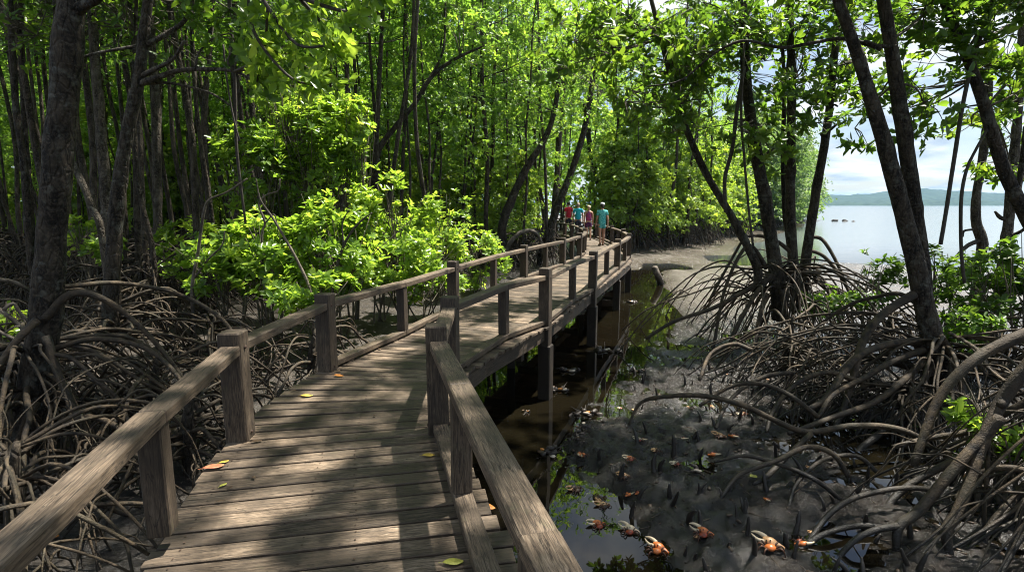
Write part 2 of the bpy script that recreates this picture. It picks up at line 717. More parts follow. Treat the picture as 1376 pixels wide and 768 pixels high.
def ground_z(x, y):
    x = np.asarray(x, float)
    y = np.asarray(y, float)
    P = np.stack([x, y, np.zeros_like(x)], 1)
    sd = shore_dist(x, y)
    land = np.clip(sd / 7.0, -1, 1)
    near_r = np.clip((x - .5) / 1.5, 0, 1) * np.clip((14 - y) / 3, 0, 1)
    z = WATER + .02 + (.10 - .085 * near_r) * np.clip(land, 0, 1)
    # forest bank left of the walk and behind
    leftness = np.clip((-.9 - x + .12 * (y - 4)) / 2.5, 0, 1)
    z = z + .10 * leftness + .25 * np.clip((y - 24) / 14, 0, 1) * np.clip(sd / 5, 0, 1)
    z = z + .04 * fbm(P, .6, 3, 3) + .030 * fbm(P, 2.4, 4, 9) + .020 * fbm(P, 8, 4, 4)
    fine = np.clip((13 - y) / 3, 0, 1)
    z = z + fine * (.034 * (.42 - np.abs(fbm(P, 4.6, 3, 41))) + .015 * fbm(P, 14, 3, 43) + .040 * np.maximum(0, vnoise(P, 11, 47) - .35) + .03 * np.maximum(0, vnoise(P, 5, 49) - .45))
    # open mud bank on the right of the channel
    bank = np.exp(-(((x - 1.9) / 1.5) ** 2 + ((y - 5.3) / 2.0) ** 2))
    z = z + .006 * bank
    pool = .8 * np.exp(-(((x - .72) / .33) ** 2 + ((y - 4.35) / .75) ** 2)) + .55 * np.exp(-(((x - 2.0) / .3) ** 2 + ((y - 5.2) / .25) ** 2)) + .5 * np.exp(-(((x - 1.5) / .25) ** 2 + ((y - 7.0) / .5) ** 2)) + .5 * np.exp(-(((x - 2.8) / .3) ** 2 + ((y - 6.9) / .3) ** 2)) + np.exp(-(((x - 4.2) / .75) ** 2 + ((y - 5.9) / .8) ** 2)) + .8 * np.exp(-(((x - 2.6) / .35) ** 2 + ((y - 3.9) / .35) ** 2))
    z = z - .15 * pool
    # pale flat towards the sea
    flat = np.exp(-(((x - 7.2) / 2.3) ** 2 + ((y - 18.2) / 2.9) ** 2))
    z = z + .10 * flat
    # tidal channel beside and under the walk
    ch = np.zeros_like(x)
    for i in range(len(CHAN) - 1):
        a, b = CHAN[i], CHAN[i + 1]
        d = b - a
        t = np.clip(((x - a[0]) * d[0] + (y - a[1]) * d[1]) / (d ** 2).sum(), 0, 1)
        ds = np.hypot(x - a[0] - d[0] * t, y - a[1] - d[1] * t) + .22 * fbm(P, .9, 3, 21)
        wdt = CHW[i] * (1 - t) + CHW[i + 1] * t
        ch = np.maximum(ch, np.clip(1.25 - ds / wdt, 0, 1))
    ch = ch * ch * (3 - 2 * ch)
    z = z - .30 * ch
    # sea bed
    z = np.where(sd < 0, np.minimum(z, WATER + .02 + np.maximum(sd, -60) * .035), z)
    return z


def gz(x, y):
    return float(ground_z(np.array([x]), np.array([y]))[0])


def axis(lo, hi, step, far_lo, far_hi):
    a = list(np.arange(lo, hi + 1e-6, step))
    s, v = step, hi
    while v < far_hi:
        s = s * 1.06 if s < .12 else s * 1.2
        v += s
        a.append(v)
    s, v = step, lo
    while v > far_lo:
        s = s * 1.06 if s < .12 else s * 1.2
        v -= s
        a.insert(0, v)
    return np.array(a)


gx = axis(.2, 5.2, .022, -3000, 4500)
gy = axis(3.0, 8.2, .022, -400, 5500)
GX, GY = np.meshgrid(gx, gy)
GZ = ground_z(GX.ravel(), GY.ravel())
GZ = np.where(np.hypot(GX.ravel(), GY.ravel()) > 400, np.minimum(GZ, WATER - 1.5), GZ)
nx, ny = len(gx), len(gy)
V = np.stack([GX.ravel(), GY.ravel(), GZ], 1)
idx = np.arange(nx * ny).reshape(ny, nx)
Fq = np.stack([idx[:-1, :-1].ravel(), idx[:-1, 1:].ravel(), idx[1:, 1:].ravel(), idx[1:, :-1].ravel()], 1)


def m_mud():
    t = NT('mud')
    p = t.pos()
    n1 = t.noise(p, 1.1, 5, .6, .3)
    n2 = t.noise(p, 6, 6, .65, .3)
    n3 = t.noise(p, 30, 6, .7, .4)
    c = t.ramp(n2, [(.36, (.009, .0075, .006)), (.64, (.043, .036, .029))])
    c = t.mix(t.math('MULTIPLY', t.ramp(n1, [(.45, 0.0), (.65, 1.0)]), .4), c, (.040, .033, .026))
    sepn = t.n('ShaderNodeSeparateXYZ')
    t.l(p, sepn.inputs[0])
    far = t.n('ShaderNodeMapRange')
    far.inputs['From Min'].default_value = 11
    far.inputs['From Max'].default_value = 15
    t.l(t.math('ADD', sepn.outputs['Y'], t.math('MULTIPLY', n1, 2.0)), far.inputs['Value'])
    sidex = t.n('ShaderNodeMapRange')
    sidex.inputs['From Min'].default_value = 3.6
    sidex.inputs['From Max'].default_value = 5.0
    t.l(sepn.outputs['X'], sidex.inputs['Value'])
    sand = t.math('MULTIPLY', far.outputs[0], sidex.outputs[0])
    c = t.mix(sand, c, t.ramp(n2, [(.3, (.085, .070, .055)), (.7, (.165, .140, .113))]))
    # drier clay under the shrubs left of the walk, with its sunlit paleness painted in
    dry_lit_x = t.n('ShaderNodeMapRange')
    dry_lit_x.inputs['From Min'].default_value = -1.0
    dry_lit_x.inputs['From Max'].default_value = -2.2
    t.l(sepn.outputs['X'], dry_lit_x.inputs['Value'])
    dry_lit_y = t.n('ShaderNodeMapRange')
    dry_lit_y.inputs['From Min'].default_value = 4.4
    dry_lit_y.inputs['From Max'].default_value = 6.0
    t.l(sepn.outputs['Y'], dry_lit_y.inputs['Value'])
    c = t.mix(t.math('MULTIPLY', t.math('MULTIPLY', dry_lit_x.outputs[0], dry_lit_y.outputs[0]), .75), c, t.ramp(n2, [(.3, (.030, .024, .018)), (.7, (.095, .077, .058))]))
    # soaked where it meets the water
    wet = t.n('ShaderNodeMapRange')
    wet.inputs['From Min'].default_value = WATER + .01
    wet.inputs['From Max'].default_value = WATER + .20
    t.l(t.math('ADD', sepn.outputs['Z'], t.math('MULTIPLY', n2, .03)), wet.inputs['Value'])
    c = t.mix(wet.outputs[0], t.mix(1.0, c, (.62, .60, .58), 'MULTIPLY'), c)
    rough = t.mix(wet.outputs[0], (.16, .16, .16), (.42, .42, .42))
    rough = t.mix(t.math('MULTIPLY', t.ramp(n1, [(.4, 1.0), (.6, 0.0)]), .5), rough, (.2, .2, .2))
    h = t.math('ADD', n2, t.math('MULTIPLY', n3, .8))
    c = t.mix(t.math('MULTIPLY', t.ramp(n3, [(.46, 0.0), (.60, 1.0)]), .8), c, t.mix(1.0, c, (.30, .30, .30), 'MULTIPLY'))
    n4 = t.noise(p, 75, 3, .6)
    c = t.mix(t.math('MULTIPLY', t.ramp(n4, [(.60, 0.0), (.70, 1.0)]), .6), c, t.mix(1.0, c, (2.6, 2.4, 2.1), 'MULTIPLY'))
    t.set(Base_Color=c, Roughness=rough, Normal=t.bump(h, 1.0, .045), Specular_IOR_Level=.45, Coat_Weight=t.ramp(n1, [(.40, .45), (.52, .0)]), Coat_Roughness=.22, Coat_Normal=t.bump(h, .7, .03))
    return t.m


me = bpy.data.meshes.new('mudflat')
me.from_pydata(V.tolist(), [], Fq.tolist())
me.polygons.foreach_set('use_smooth', [True] * len(me.polygons))
me.materials.append(m_mud())
tag(mesh_obj('ground', me), kind='structure')


def m_water():
    t = NT('water')
    p = t.pos()
    n1 = t.noise(t.mapping(p, (1, 1, 1)), 1.6, 3, .5, .4)
    sepn = t.n('ShaderNodeSeparateXYZ')
    t.l(p, sepn.inputs[0])
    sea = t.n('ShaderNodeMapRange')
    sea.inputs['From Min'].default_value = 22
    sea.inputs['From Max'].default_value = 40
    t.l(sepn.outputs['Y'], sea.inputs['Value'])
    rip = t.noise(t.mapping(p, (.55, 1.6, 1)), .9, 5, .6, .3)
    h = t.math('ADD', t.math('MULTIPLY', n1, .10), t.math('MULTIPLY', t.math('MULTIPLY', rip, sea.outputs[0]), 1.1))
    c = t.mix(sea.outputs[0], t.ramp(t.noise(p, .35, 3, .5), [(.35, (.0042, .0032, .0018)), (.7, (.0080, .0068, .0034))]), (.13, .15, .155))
    t.set(Base_Color=c, Roughness=t.mix(sea.outputs[0], (.015, .015, .015), (.12, .12, .12)), IOR=1.333, Specular_IOR_Level=1.0, Normal=t.bump(h, .35, .06))
    return t.m


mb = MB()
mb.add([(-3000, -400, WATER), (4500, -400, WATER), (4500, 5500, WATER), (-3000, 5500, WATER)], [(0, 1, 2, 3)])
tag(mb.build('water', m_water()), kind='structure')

# ------------------------------------------------------------------ far hills across the bay
def hills(name, y0, depth, x0, x1, hfun, mat, seed, nxs=420, nys=14):
    xs = np.linspace(x0, x1, nxs)
    V, F = [], []
    for j in range(nys):
        s = j / (nys - 1)
        prof = math.sin(min(1, s * 1.25) * math.pi / 2) if s < .8 else math.cos((s - .8) / .2 * math.pi / 2)
        y = y0 + depth * s
        P = np.stack([xs, np.full(nxs, y), np.zeros(nxs)], 1)
        z = WATER - .6 + prof * hfun(xs) + (.0 if j == 0 else 1.0) * (7.0 * np.abs(fbm(P, .022, 4, seed)) + 2.4 * np.abs(fbm(P, .11, 2, seed + 3)))
        V.append(np.stack([xs, np.full(nxs, y) + 8 * fbm(P, .01, 2, seed), z], 1))
    V = np.concatenate(V)
    for j in range(nys - 1):
        for i in range(nxs - 1):
            a = j * nxs + i
            F.append((a, a + 1, a + nxs + 1, a + nxs))
    mb = MB()
    mb.add(V, F)
    return tag(mb.build(name, mat), kind='structure')


def m_hill():
    t = NT('forested_hill')
    p = t.pos()
    n = t.noise(p, .06, 6, .7)
    t.set(Base_Color=t.ramp(n, [(.35, (.010, .024, .012)), (.65, (.028, .052, .022))]), Roughness=.9, Specular_IOR_Level=.1)
    return t.m


mh = m_hill()
hx = lambda xs: 30 + 26 * np.exp(-((xs - 1560) / 260) ** 2) + 22 * np.exp(-((xs - 900) / 170) ** 2) + 6 * np.sin(xs / 120.0) + 3 * np.sin(xs / 47.0)
hills('hills', 1750, 500, 300, 3400, hx, mh, 5)
hills('hills', 1500, 160, 300, 3400, lambda xs: 9 + 4 * np.sin(xs / 90.0), mh, 8)
# ------------------------------------------------------------------ boardwalk
ST = np.array([(-.83, -1.6, .80, -1.3), (-1.40, 1.3, .12, 1.55), (-1.94, 3.63, -.54, 3.90), (-1.90, 5.15, -.60, 5.0), (-1.38, 6.75, -.06, 6.30), (-.85, 8.3, .55, 7.65), (.3, 11.7, 1.75, 11.0),
               (1.38, 14.5, 2.75, 13.8), (2.1, 16.6, 3.5, 16.1), (2.65, 19.6, 4.0, 19.4), (2.9, 22.8, 4.25, 22.9), (2.9, 26.5, 4.25, 27.0),
               (2.4, 30.3, 3.6, 31.6), (1.0, 33.3, 1.7, 34.6), (-2.0, 35.2, -1.6, 36.5), (-7, 36.5, -7, 37.9)])
EDGE = catmull(ST, 24)
mid = (EDGE[:, :2] + EDGE[:, 2:]) / 2
arc = np.concatenate([[0], np.cumsum(np.linalg.norm(np.diff(mid, axis=0), axis=1))])


def edge_at(s):
    return np.array([np.interp(s, arc, EDGE[:, i]) for i in range(4)])


def walk_dist(x, y):
    return float(np.min(np.hypot(mid[:, 0] - x, mid[:, 1] - y)))


M['bolt'] = m_plain('rusty_bolt', (.06, .035, .022), .7, .4, 60)
BW = empty('boardwalk', (0, 0, 0))
tag(BW, 'weathered timber boardwalk with post and rail sides curving into the mangroves', 'boardwalk')
NAILS = []
mb = MB()
s = 0.0
while s < arc[-1] - .2:
    wd = random.choice((.105, .115, .12, .128))
    e0, e1 = edge_at(s), edge_at(s + wd)
    c0 = (e0 + e1) / 2
    l, r = c0[:2], c0[2:]
    d = (r - l) / np.linalg.norm(r - l)
    jl, jr = random.uniform(-.015, .02), random.uniform(-.02, .025)
    a = l - d * (.07 + jl)
    b = r + d * (.115 + jr)
    dz = random.uniform(-.003, .003)
    beam(mb, (a[0], a[1], -.0175 + dz), (b[0], b[1], -.0175 + dz + random.uniform(-.002, .002)), wd, .035, ch=.004, segs=3, jit=.0012)
    if c0[1] < 9.5:
        for off_ in (.10, .13 + random.uniform(-.01, .01)):
            for q_ in (-.28, .28):
                for base_, sg_ in ((l, 1), (r, -1)):
                    t_ = np.array((-d[1], d[0]))
                    p_ = base_ + d * sg_ * (.05 if off_ == .10 else .62) + t_ * wd * q_ + np.array((random.uniform(-.008, .008), random.uniform(-.006, .006)))
                    NAILS.append((p_[0], p_[1]))
    s += wd + random.uniform(.012, .021)
deck = mb.build('deck', M['deck'], BW, smooth=False)
deck.data.materials.append(M['bolt'])
bm = bmesh.new()
bm.from_mesh(deck.data)
for x_, y_ in NAILS:
    r_ = bmesh.ops.create_circle(bm, cap_ends=True, radius=random.uniform(.0045, .0065), segments=8, matrix=Matrix.Translation((x_, y_, .0042)))
    for v_ in r_['verts']:
        for f_ in v_.link_faces:
            f_.material_index = 1
bm.to_mesh(deck.data)
bm.free()
# bearers below the plank ends
for side in (0, 1):
    mb = MB()
    ss = np.linspace(0, arc[-1], 44)
    for a, b in zip(ss[:-1], ss[1:]):
        pa, pb = edge_at(a), edge_at(b)
        da = pa[2:] - pa[:2]
        db = pb[2:] - pb[:2]
        da /= np.linalg.norm(da)
        db /= np.linalg.norm(db)
        if side:
            qa, qb = pa[2:] + da * .05, pb[2:] + db * .05
        else:
            qa, qb = pa[:2] + da * .05, pb[:2] + db * .05
        t = (qb - qa) / np.linalg.norm(qb - qa)
        qb = qb - t * .003
        beam(mb, (qa[0], qa[1], -.128), (qb[0], qb[1], -.128), .07, .17, ch=.005)
    mb.build('bearer', M['post'], BW, smooth=False)

POSTH, RAILZ = .79, .70
# (x, y, main?) along each side as they stand
LP = [(-.84, -1.5, 1), (-1.10, -.1, 0), (-1.40, 1.22, 0), (-1.69, 2.39, 0), (-1.94, 3.63, 1), (-1.86, 5.22, 1), (-1.38, 6.62, 0), (-.92, 8.3, 1), (-.35, 10.1, 0), (.26, 11.75, 1), (.82, 13.2, 0), (1.37, 14.45, 1),
      (1.75, 15.6, 0), (2.10, 16.7, 1), (2.36, 17.7, 0), (2.55, 18.7, 0), (2.68, 19.8, 1), (2.80, 21.2, 0), (2.90, 22.8, 1), (2.95, 24.6, 0), (2.93, 26.4, 1), (2.76, 28.4, 0), (2.42, 30.3, 1), (1.85, 31.9, 0), (1.0, 33.3, 1), (-.5, 34.4, 0), (-2.0, 35.2, 1), (-4.4, 35.9, 0), (-7, 36.5, 1)]
RP = [(.78, -1.4, 1), (.42, .15, 0), (.08, 1.45, 0), (-.28, 2.78, 0), (-.54, 3.76, 1), (-.60, 5.05, 1), (-.10, 6.42, 0), (.46, 7.28, 1), (1.02, 8.95, 0), (1.54, 10.15, 1), (2.15, 12.1, 0), (2.70, 13.7, 1), (3.18, 15.1, 0),
      (3.62, 16.6, 1), (3.84, 17.9, 0), (4.02, 19.4, 1), (4.16, 21.1, 0), (4.25, 22.9, 1), (4.30, 25, 0), (4.25, 27.0, 1), (4.02, 29.4, 0), (3.55, 31.6, 1), (2.75, 33.2, 0), (1.7, 34.6, 1), (.2, 35.6, 0), (-1.6, 36.5, 1), (-4.3, 37.3, 0), (-7, 37.9, 1)]


def heading(P, i):
    a = np.array(P[max(0, i - 1)][:2])
    b = np.array(P[min(len(P) - 1, i + 1)][:2])
    d = b - a
    return d / np.linalg.norm(d)


for side, P in ((0, LP), (1, RP)):
    out = -1 if side == 0 else 1
    mains = [i for i, q in enumerate(P) if q[2]]
    for i, (x, y, mn) in enumerate(P):
        h = heading(P, i)
        up = (h[0], h[1], 0)
        lean = np.array((random.uniform(-.008, .008), random.uniform(-.008, .008)))
        mb = MB()
        if mn:
            beam(mb, (x, y, -.30), (x + lean[0], y + lean[1], POSTH + random.uniform(-.012, .012)), .15, .15, up=up, ch=.009, var=.3 + .4 * random.random())
            mb.build('post', M['post'], BW, smooth=False)
            mb = MB()
            nb = gz(x, y)
            o = np.array((h[1], -h[0])) * .012 * out
            beam(mb, (x + o[0], y + o[1], min(nb, WATER) - .5), (x + o[0], y + o[1], -.28), .175, .175, up=up, ch=.012, var=.4)
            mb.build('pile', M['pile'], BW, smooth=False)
            if y < 13:
                mb = MB()
                o2 = np.array((h[1], -h[0])) * out
                for zz_ in (RAILZ - .03, .05):
                    for sgn in (-1, 1):
                        c = np.array((x, y)) + o2 * sgn * .078
                        tube(mb, np.array([(c[0], c[1], zz_), (c[0] + o2[0] * sgn * .005, c[1] + o2[1] * sgn * .005, zz_)]), [.013, .011], 8, 1, 0)
                mb.build('bolt', M['bolt'], BW, smooth=False)
        else:
            beam(mb, (x, y, .085), (x + lean[0] * .5, y + lean[1] * .5, RAILZ - .068), .105, .105, up=up, ch=.006, var=.3 + .4 * random.random())
            mb.build('baluster', M['post'], BW, smooth=False)
    for a, b in zip(mains[:-1], mains[1:]):
        pts = [np.array(P[k][:2]) for k in range(a, b + 1)]
        # rail: straight between main posts when the balusters allow it
        for (q0, q1, first, last) in [(pts[k], pts[k + 1], k == 0, k == len(pts) - 2) for k in range(len(pts) - 1)]:
            t = (q1 - q0) / np.linalg.norm(q1 - q0)
            e0 = q0 + t * (.076 if first else .001)
            e1 = q1 - t * (.076 if last else .001)
            mb = MB()
            sag = random.uniform(-.004, .004)
            beam(mb, (e0[0], e0[1], RAILZ - .034 + sag), (e1[0], e1[1], RAILZ - .034 + sag), .125, .068, ch=.008, segs=3, jit=.0015, var=.55 + .35 * random.random())
            mb.build('handrail', M['rail'], BW, smooth=False)
            if side == 0 and a == 0:
                continue
            if side == 0 and q0[1] < 5:
                continue          # the near left side has no kick rail
            mb = MB()
            beam(mb, (e0[0], e0[1], .055), (e1[0], e1[1], .055), .105, .06, ch=.006, segs=3, jit=.0015, var=.5 + .3 * random.random())
            # spacer blocks under the kick rail
            for tt in (.18, .82):
                c = e0 * (1 - tt) + e1 * tt
                beam(mb, (c[0] - t[0] * .05, c[1] - t[1] * .05, .0125), (c[0] + t[0] * .05, c[1] + t[1] * .05, .0125), .095, .023, ch=.003, var=.4)
            mb.build('kick_rail', M['rail'], BW, smooth=False)
# joists and inner piles seen in the shade below
mb = MB()
for s in np.arange(1.2, arc[-1], 1.9):
    e = edge_at(s)
    beam(mb, (e[0] + .09, e[1], -.30), (e[2] - .03, e[3], -.30), .09, .14, ch=.005)
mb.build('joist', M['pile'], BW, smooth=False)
for s in np.arange(5.0, 30, 2.7):
    e = edge_at(s)
    c = e[:2] * .55 + e[2:] * .45
    mb = MB()
    beam(mb, (c[0], c[1] + .12, WATER - .7), (c[0], c[1] + .12, -.04), .13, .13, up=(0, 1, 0), ch=.008)
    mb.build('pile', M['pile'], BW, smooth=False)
# ------------------------------------------------------------------ trees
def px_r(r, Y, z=0.0):
    """pixel radius to metres at depth Y"""
    return r * (Y * CP - (z - CAM_H) * SP) / F_PX


def px_line(pts):
    """[(px, py, Y, r_px)] -> world points and radii; Y may be None to interpolate between the given ones"""
    ks = [i for i, p in enumerate(pts) if p[2] is not None]
    Ys = np.interp(range(len(pts)), ks, [pts[i][2] for i in ks])
    P = np.array([at(p[0], p[1], Y) for p, Y in zip(pts, Ys)])
    r = np.array([px_r(p[3], Y, q[2]) for p, Y, q in zip(pts, Ys, P)])
    return P, r


def root_arch(p0, azim, reach, rise, r0, rng, zend=None, drop=1.0, wob=.055):
    """control points of one stilt root from p0 to the mud"""
    d = np.array((math.cos(azim), math.sin(azim), 0))
    s = np.array((-d[1], d[0], 0))
    end = p0 + d * reach
    ze = (gz(end[0], end[1]) if zend is None else zend) - .10
    n = 6
    pts = []
    ph = rng.uniform(0, 6.28)
    ex = rng.uniform(1.25, 2.5)
    for i in range(n + 1):
        t = i / n
        hz = t ** .85
        z = p0[2] + (ze - p0[2]) * (t ** ex) + rise * math.sin(math.pi * min(1, t * 1.05)) * (1 - t) * 2
        w = wob * reach * math.sin(t * 4.2 + ph) * t * (1 - .3 * t)
        q = p0 + d * reach * hz + s * w
        pts.append((q[0], q[1], z))
    pts = np.array(pts)
    pts[1:-1] += rng.normal(0, .011, (n - 1, 3)) * (1 + reach * .5)
    return pts, np.linspace(r0, r0 * .62, n + 1)


def stilt_roots(root_obj, base, n, h=(.2, 1.1), reach=(.7, 2.2), rad=(.018, .045), rng=None, mat='root', az=(0, 6.283), hop=.5, name='prop_root', lim=96, avoid=True, trunk_r=.1, sides=7):
    rng = rng or RNG
    made = 0
    b = np.array(base, float)
    off = np.array(root_obj.location)
    tries = 0
    while made < n and tries < n * 6:
        tries += 1
        a = rng.uniform(*az)
        hh = rng.uniform(*h)
        gz0 = gz(b[0], b[1])
        p0 = np.array((b[0] + math.cos(a) * trunk_r * .6, b[1] + math.sin(a) * trunk_r * .6, gz0 + hh))
        L = rng.uniform(*reach) * (.55 + .45 * hh / h[1])
        r0 = rng.uniform(*rad)
        pts, rr = root_arch(p0, a, L, rng.uniform(.02, .22) * L * .6, r0, rng)
        if avoid and (any(walk_dist(q[0], q[1]) < .84 for q in pts) or pts[-1][1] < .9):
            continue
        mb = MB()
        tube(mb, pts - off, rr * .60, sides, 3, .06, seed=int(rng.integers(1e4)), knots=.15)
        # side roots that leave the arch and come down further out
        k = 0
        while rng.uniform() < hop and k < 3:
            k += 1
            i = int(rng.integers(2, 5))
            a2 = a + rng.normal(0, .75)
            q, r2 = root_arch(pts[i], a2, rng.uniform(.35, .8) * L * .7, rng.uniform(.05, .3) * .5, rr[i] * .72, rng)
            if avoid and any(walk_dist(u[0], u[1]) < .84 for u in q):
                continue
            tube(mb, q - off, r2 * .60, sides, 3, .06, seed=int(rng.integers(1e4)))
        o = mb.build(name, M[mat], root_obj)
        made += 1


def px_root(root_obj, pts, mat='root', name='prop_root', sides=9):
    P, r = px_line(pts)
    mb = MB()
    tube(mb, P - np.array(root_obj.location), r * .60, sides, 5, .06, seed=random.randint(0, 9999), knots=.2)
    return mb.build(name, M[mat], root_obj)


def stem_part(root_obj, pts, name='trunk', mat='bark', sides=12, knots=.5, rough=.10, sub=6):
    P, r = px_line(pts)
    r = r * .70
    mb = MB()
    tube(mb, P - np.array(root_obj.location), r, sides, sub, rough * .7, seed=random.randint(0, 9999), knots=knots)
    return mb.build(name, M[mat], root_obj), P, r


def blob_points(c, r, n, rng, clump=1.4, thr=-.15, shell=.25):
    """points in an ellipsoid, thinned by noise so that gaps stay open"""
    out = np.zeros((0, 3))
    k = 0
    while len(out) < n and k < 12:
        k += 1
        u = rng.normal(size=(n * 3, 3))
        u = norm(u) * (rng.uniform(shell ** 3, 1, (n * 3, 1)) ** (1 / 3))
        p = np.asarray(c) + u * np.asarray(r)
        keep = fbm(p + 31.7, clump, 2, 77) > thr
        out = np.vstack([out, p[keep]])
    return out[:n]


def crown_from_blobs(root_obj, blobs, mat, leaf_len, rng, anchors=None, k=7, name='crown', openness=1.0, twig_r=.006, clump=1.4, thr=-.1, twigs=True):
    """blobs: (centre, radii, n rosettes). One crown mesh of leaves plus one mesh of twigs"""
    off = np.array(root_obj.location)
    blobs = [(c, np.asarray(r) * 1.18, n) for c, r, n in blobs]
    blocks = []
    tw = MB()
    for c, r, n in blobs:
        n = int(n * DENS)
        P = blob_points(c, r, n, rng, clump, thr)
        A = norm((P - np.asarray(c)) / np.asarray(r)) * .5 + np.array((0, 0, .55)) + rng.normal(0, .35, P.shape)
        blocks.append(rosettes(P - off, A, k, leaf_len, rng, openness))
        if not twigs or len(P) == 0:
            continue
        # twigs: bundles of rosettes hang on a few branchlets that run back to the blob's heart or the nearest anchor
        nb = max(2, len(P) // 14)
        hubs = P[rng.choice(len(P), nb, replace=False)] * .55 + np.asarray(c) * .45
        src = np.asarray(c) if anchors is None else anchors[np.argmin(((anchors - np.asarray(c)) ** 2).sum(1))]
        for hb in hubs:
            m_ = (hb + src) / 2 + rng.normal(0, .12, 3) * np.asarray(r)
            tube(tw, np.array([src, m_, hb]) - off, [twig_r * 3, twig_r * 2.2, twig_r * 1.3], 5, 3, .05)
        for q, a in zip(P, A):
            hb = hubs[np.argmin(((hubs - q) ** 2).sum(1))]
            if rng.uniform() < .6:
                tube(tw, np.array([hb, (hb + q) / 2 + rng.normal(0, .05, 3), q]) - off, [twig_r * 1.2, twig_r, twig_r * .6], 4, 2, 0, cap=False)
    o = mesh_obj(name, leaf_mesh(name, blocks, M[mat]), root_obj)
    if twigs and tw.n:
        tw.build('branch', M['twig'], root_obj)
    return o


def pxblob(px, py, Y, rx, ry, ry_depth, n):
    c = at(px, py, Y)
    return (c, (px_r(rx, Y, c[2]), ry_depth, px_r(ry, Y, c[2])), n)


DENS = 1.0
rg = np.random.default_rng(5)

# --- big dark tree at the left
t = empty('mangrove_tree', (at(52, 540, 5.3)[0], 5.3, -1.0))
tag(t, 'thickest dark knotty trunk at the left of the boardwalk, on arching stilt roots', 'tree')
o, TP, TR = stem_part(t, [(40, 640, 5.3, 42), (45, 560, 5.3, 36), (54, 490, 5.3, 28), (62, 400, 5.3, 24), (70, 310, 5.3, 24), (78, 220, 5.3, 24.5), (86, 130, 5.3, 23), (93, 40, 5.3, 24), (103, -60, 5.35, 22), (118, -190, 5.5, 20), (128, -330, 5.8, 17), (132, -520, 6.2, 12)], sides=18, knots=.75)
stem_part(t, [(96, 20, 5.3, 13), (112, 8, 5.25, 10), (132, -2, 5.1, 8), (150, -25, 5.0, 6)], name='branch', sides=9)
stilt_roots(t, (TP[1][0], TP[1][1], 0), 62, (.25, 1.15), (.8, 2.6), (.020, .048), rg, hop=.6, trunk_r=.22)
for r_ in [[(58, 430, 5.2, 12), (95, 395, 5.3, 11), (140, 402, 5.4, 9), (190, 440, 5.5, 7), (240, 500, 5.5, 6), (270, 560, 5.4, 5)],
           [(62, 452, 5.15, 12), (78, 500, 5.05, 11), (100, 550, 4.95, 10), (122, 590, 4.8, 9), (135, 640, 4.7, 8)],
           [(50, 430, 5.15, 12), (25, 455, 5.0, 10), (0, 490, 4.9, 9), (-40, 560, 4.8, 8)],
           [(48, 540, 5.1, 13), (25, 590, 4.9, 10), (2, 640, 4.6, 9), (-30, 730, 4.3, 8)],
           [(66, 470, 5.25, 9), (130, 455, 5.4, 8), (200, 470, 5.4, 7), (250, 520, 5.3, 6), (285, 590, 5.0, 5)],
           [(65, 590, 4.9, 8), (110, 560, 4.8, 8), (160, 575, 4.6, 8), (185, 620, 4.4, 8), (195, 690, 4.2, 7)],
           [(88, 385, 5.6, 7), (160, 380, 6.2, 6), (240, 395, 6.6, 6), (300, 430, 6.6, 5), (330, 480, 6.5, 4)]]:
    px_root(t, [(p[0], p[1], p[2], p[3] * .78) for p in r_])
top = TP[-1]
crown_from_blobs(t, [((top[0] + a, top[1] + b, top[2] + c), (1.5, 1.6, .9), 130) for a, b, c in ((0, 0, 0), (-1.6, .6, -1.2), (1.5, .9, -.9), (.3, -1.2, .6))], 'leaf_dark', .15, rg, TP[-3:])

stem_part(t, [(128, -330, 5.8, 9), (260, -420, 5.6, 8), (420, -470, 5.4, 6), (560, -520, 5.4, 4)], name='branch', sides=9)  # limb above the view, added to carry the shading leaves
crown_from_blobs(t, [((a, b, c), (1.3, 1.3, .7), 85) for a, b, c in ((-3.0, 5.4, 7.2), (-1.6, 6.4, 7.4), (-2.6, 7.6, 7.0), (-.4, 7.2, 7.4), (-3.6, 8.8, 7.4), (-1.6, 8.8, 7.6), (-4.2, 6.8, 7.6), (-.4, 5.2, 7.4))], 'leaf_dark', .15, rg, np.array([(-3.0, 5.3, 7.0)]), thr=-.05)  # unseen canopy added overhead to shade the root ground at the left

# --- second trunk with the pale forked limb
t = empty('mangrove_tree', (at(150, 395, 8)[0], 8.0, -.95))
tag(t, 'slanting trunk with a pale forked side branch, behind the thickest trunk', 'tree')
o, TP, TR = stem_part(t, [(147, 445, 8, 15), (150, 400, 8, 15), (152, 350, 8, 13), (156, 290, 8, 12.5), (164, 220, 8, 11.5), (175, 160, 8, 11), (186, 110, 8, 10.5), (192, 60, 8, 9.5), (198, 10, 8, 9), (204, -60, 8, 8.5), (214, -160, 8.1, 8), (222, -260, 8.3, 6)], sides=14, knots=.7)
for b_ in [[(190, 112, 8, 6.5), (212, 104, 7.9, 5.5), (240, 95, 7.8, 4.5), (275, 93, 7.7, 4), (315, 96, 7.6, 3), (350, 112, 7.5, 2)],
           [(191, 102, 8, 5), (210, 92, 7.8, 4), (232, 80, 7.6, 3), (248, 55, 7.5, 2.5)],
           [(192, 112, 8, 4), (230, 112, 8.0, 2.6), (280, 124, 8.0, 2.2), (310, 142, 8.0, 1.6)],
           [(186, 62, 8, 3.6), (160, 66, 7.9, 3), (128, 72, 7.8, 2.6), (106, 79, 7.8, 2)],
           [(198, 60, 8, 5.5), (225, 45, 8.1, 5), (250, 25, 8.2, 4), (262, -15, 8.3, 4)],
           [(262, 93, 7.7, 2.4), (268, 70, 7.7, 2), (290, 50, 7.7, 1.6), (330, 42, 7.6, 1.2)]]:
    stem_part(t, b_, name='branch', mat='bark_grey', sides=8, rough=.08)
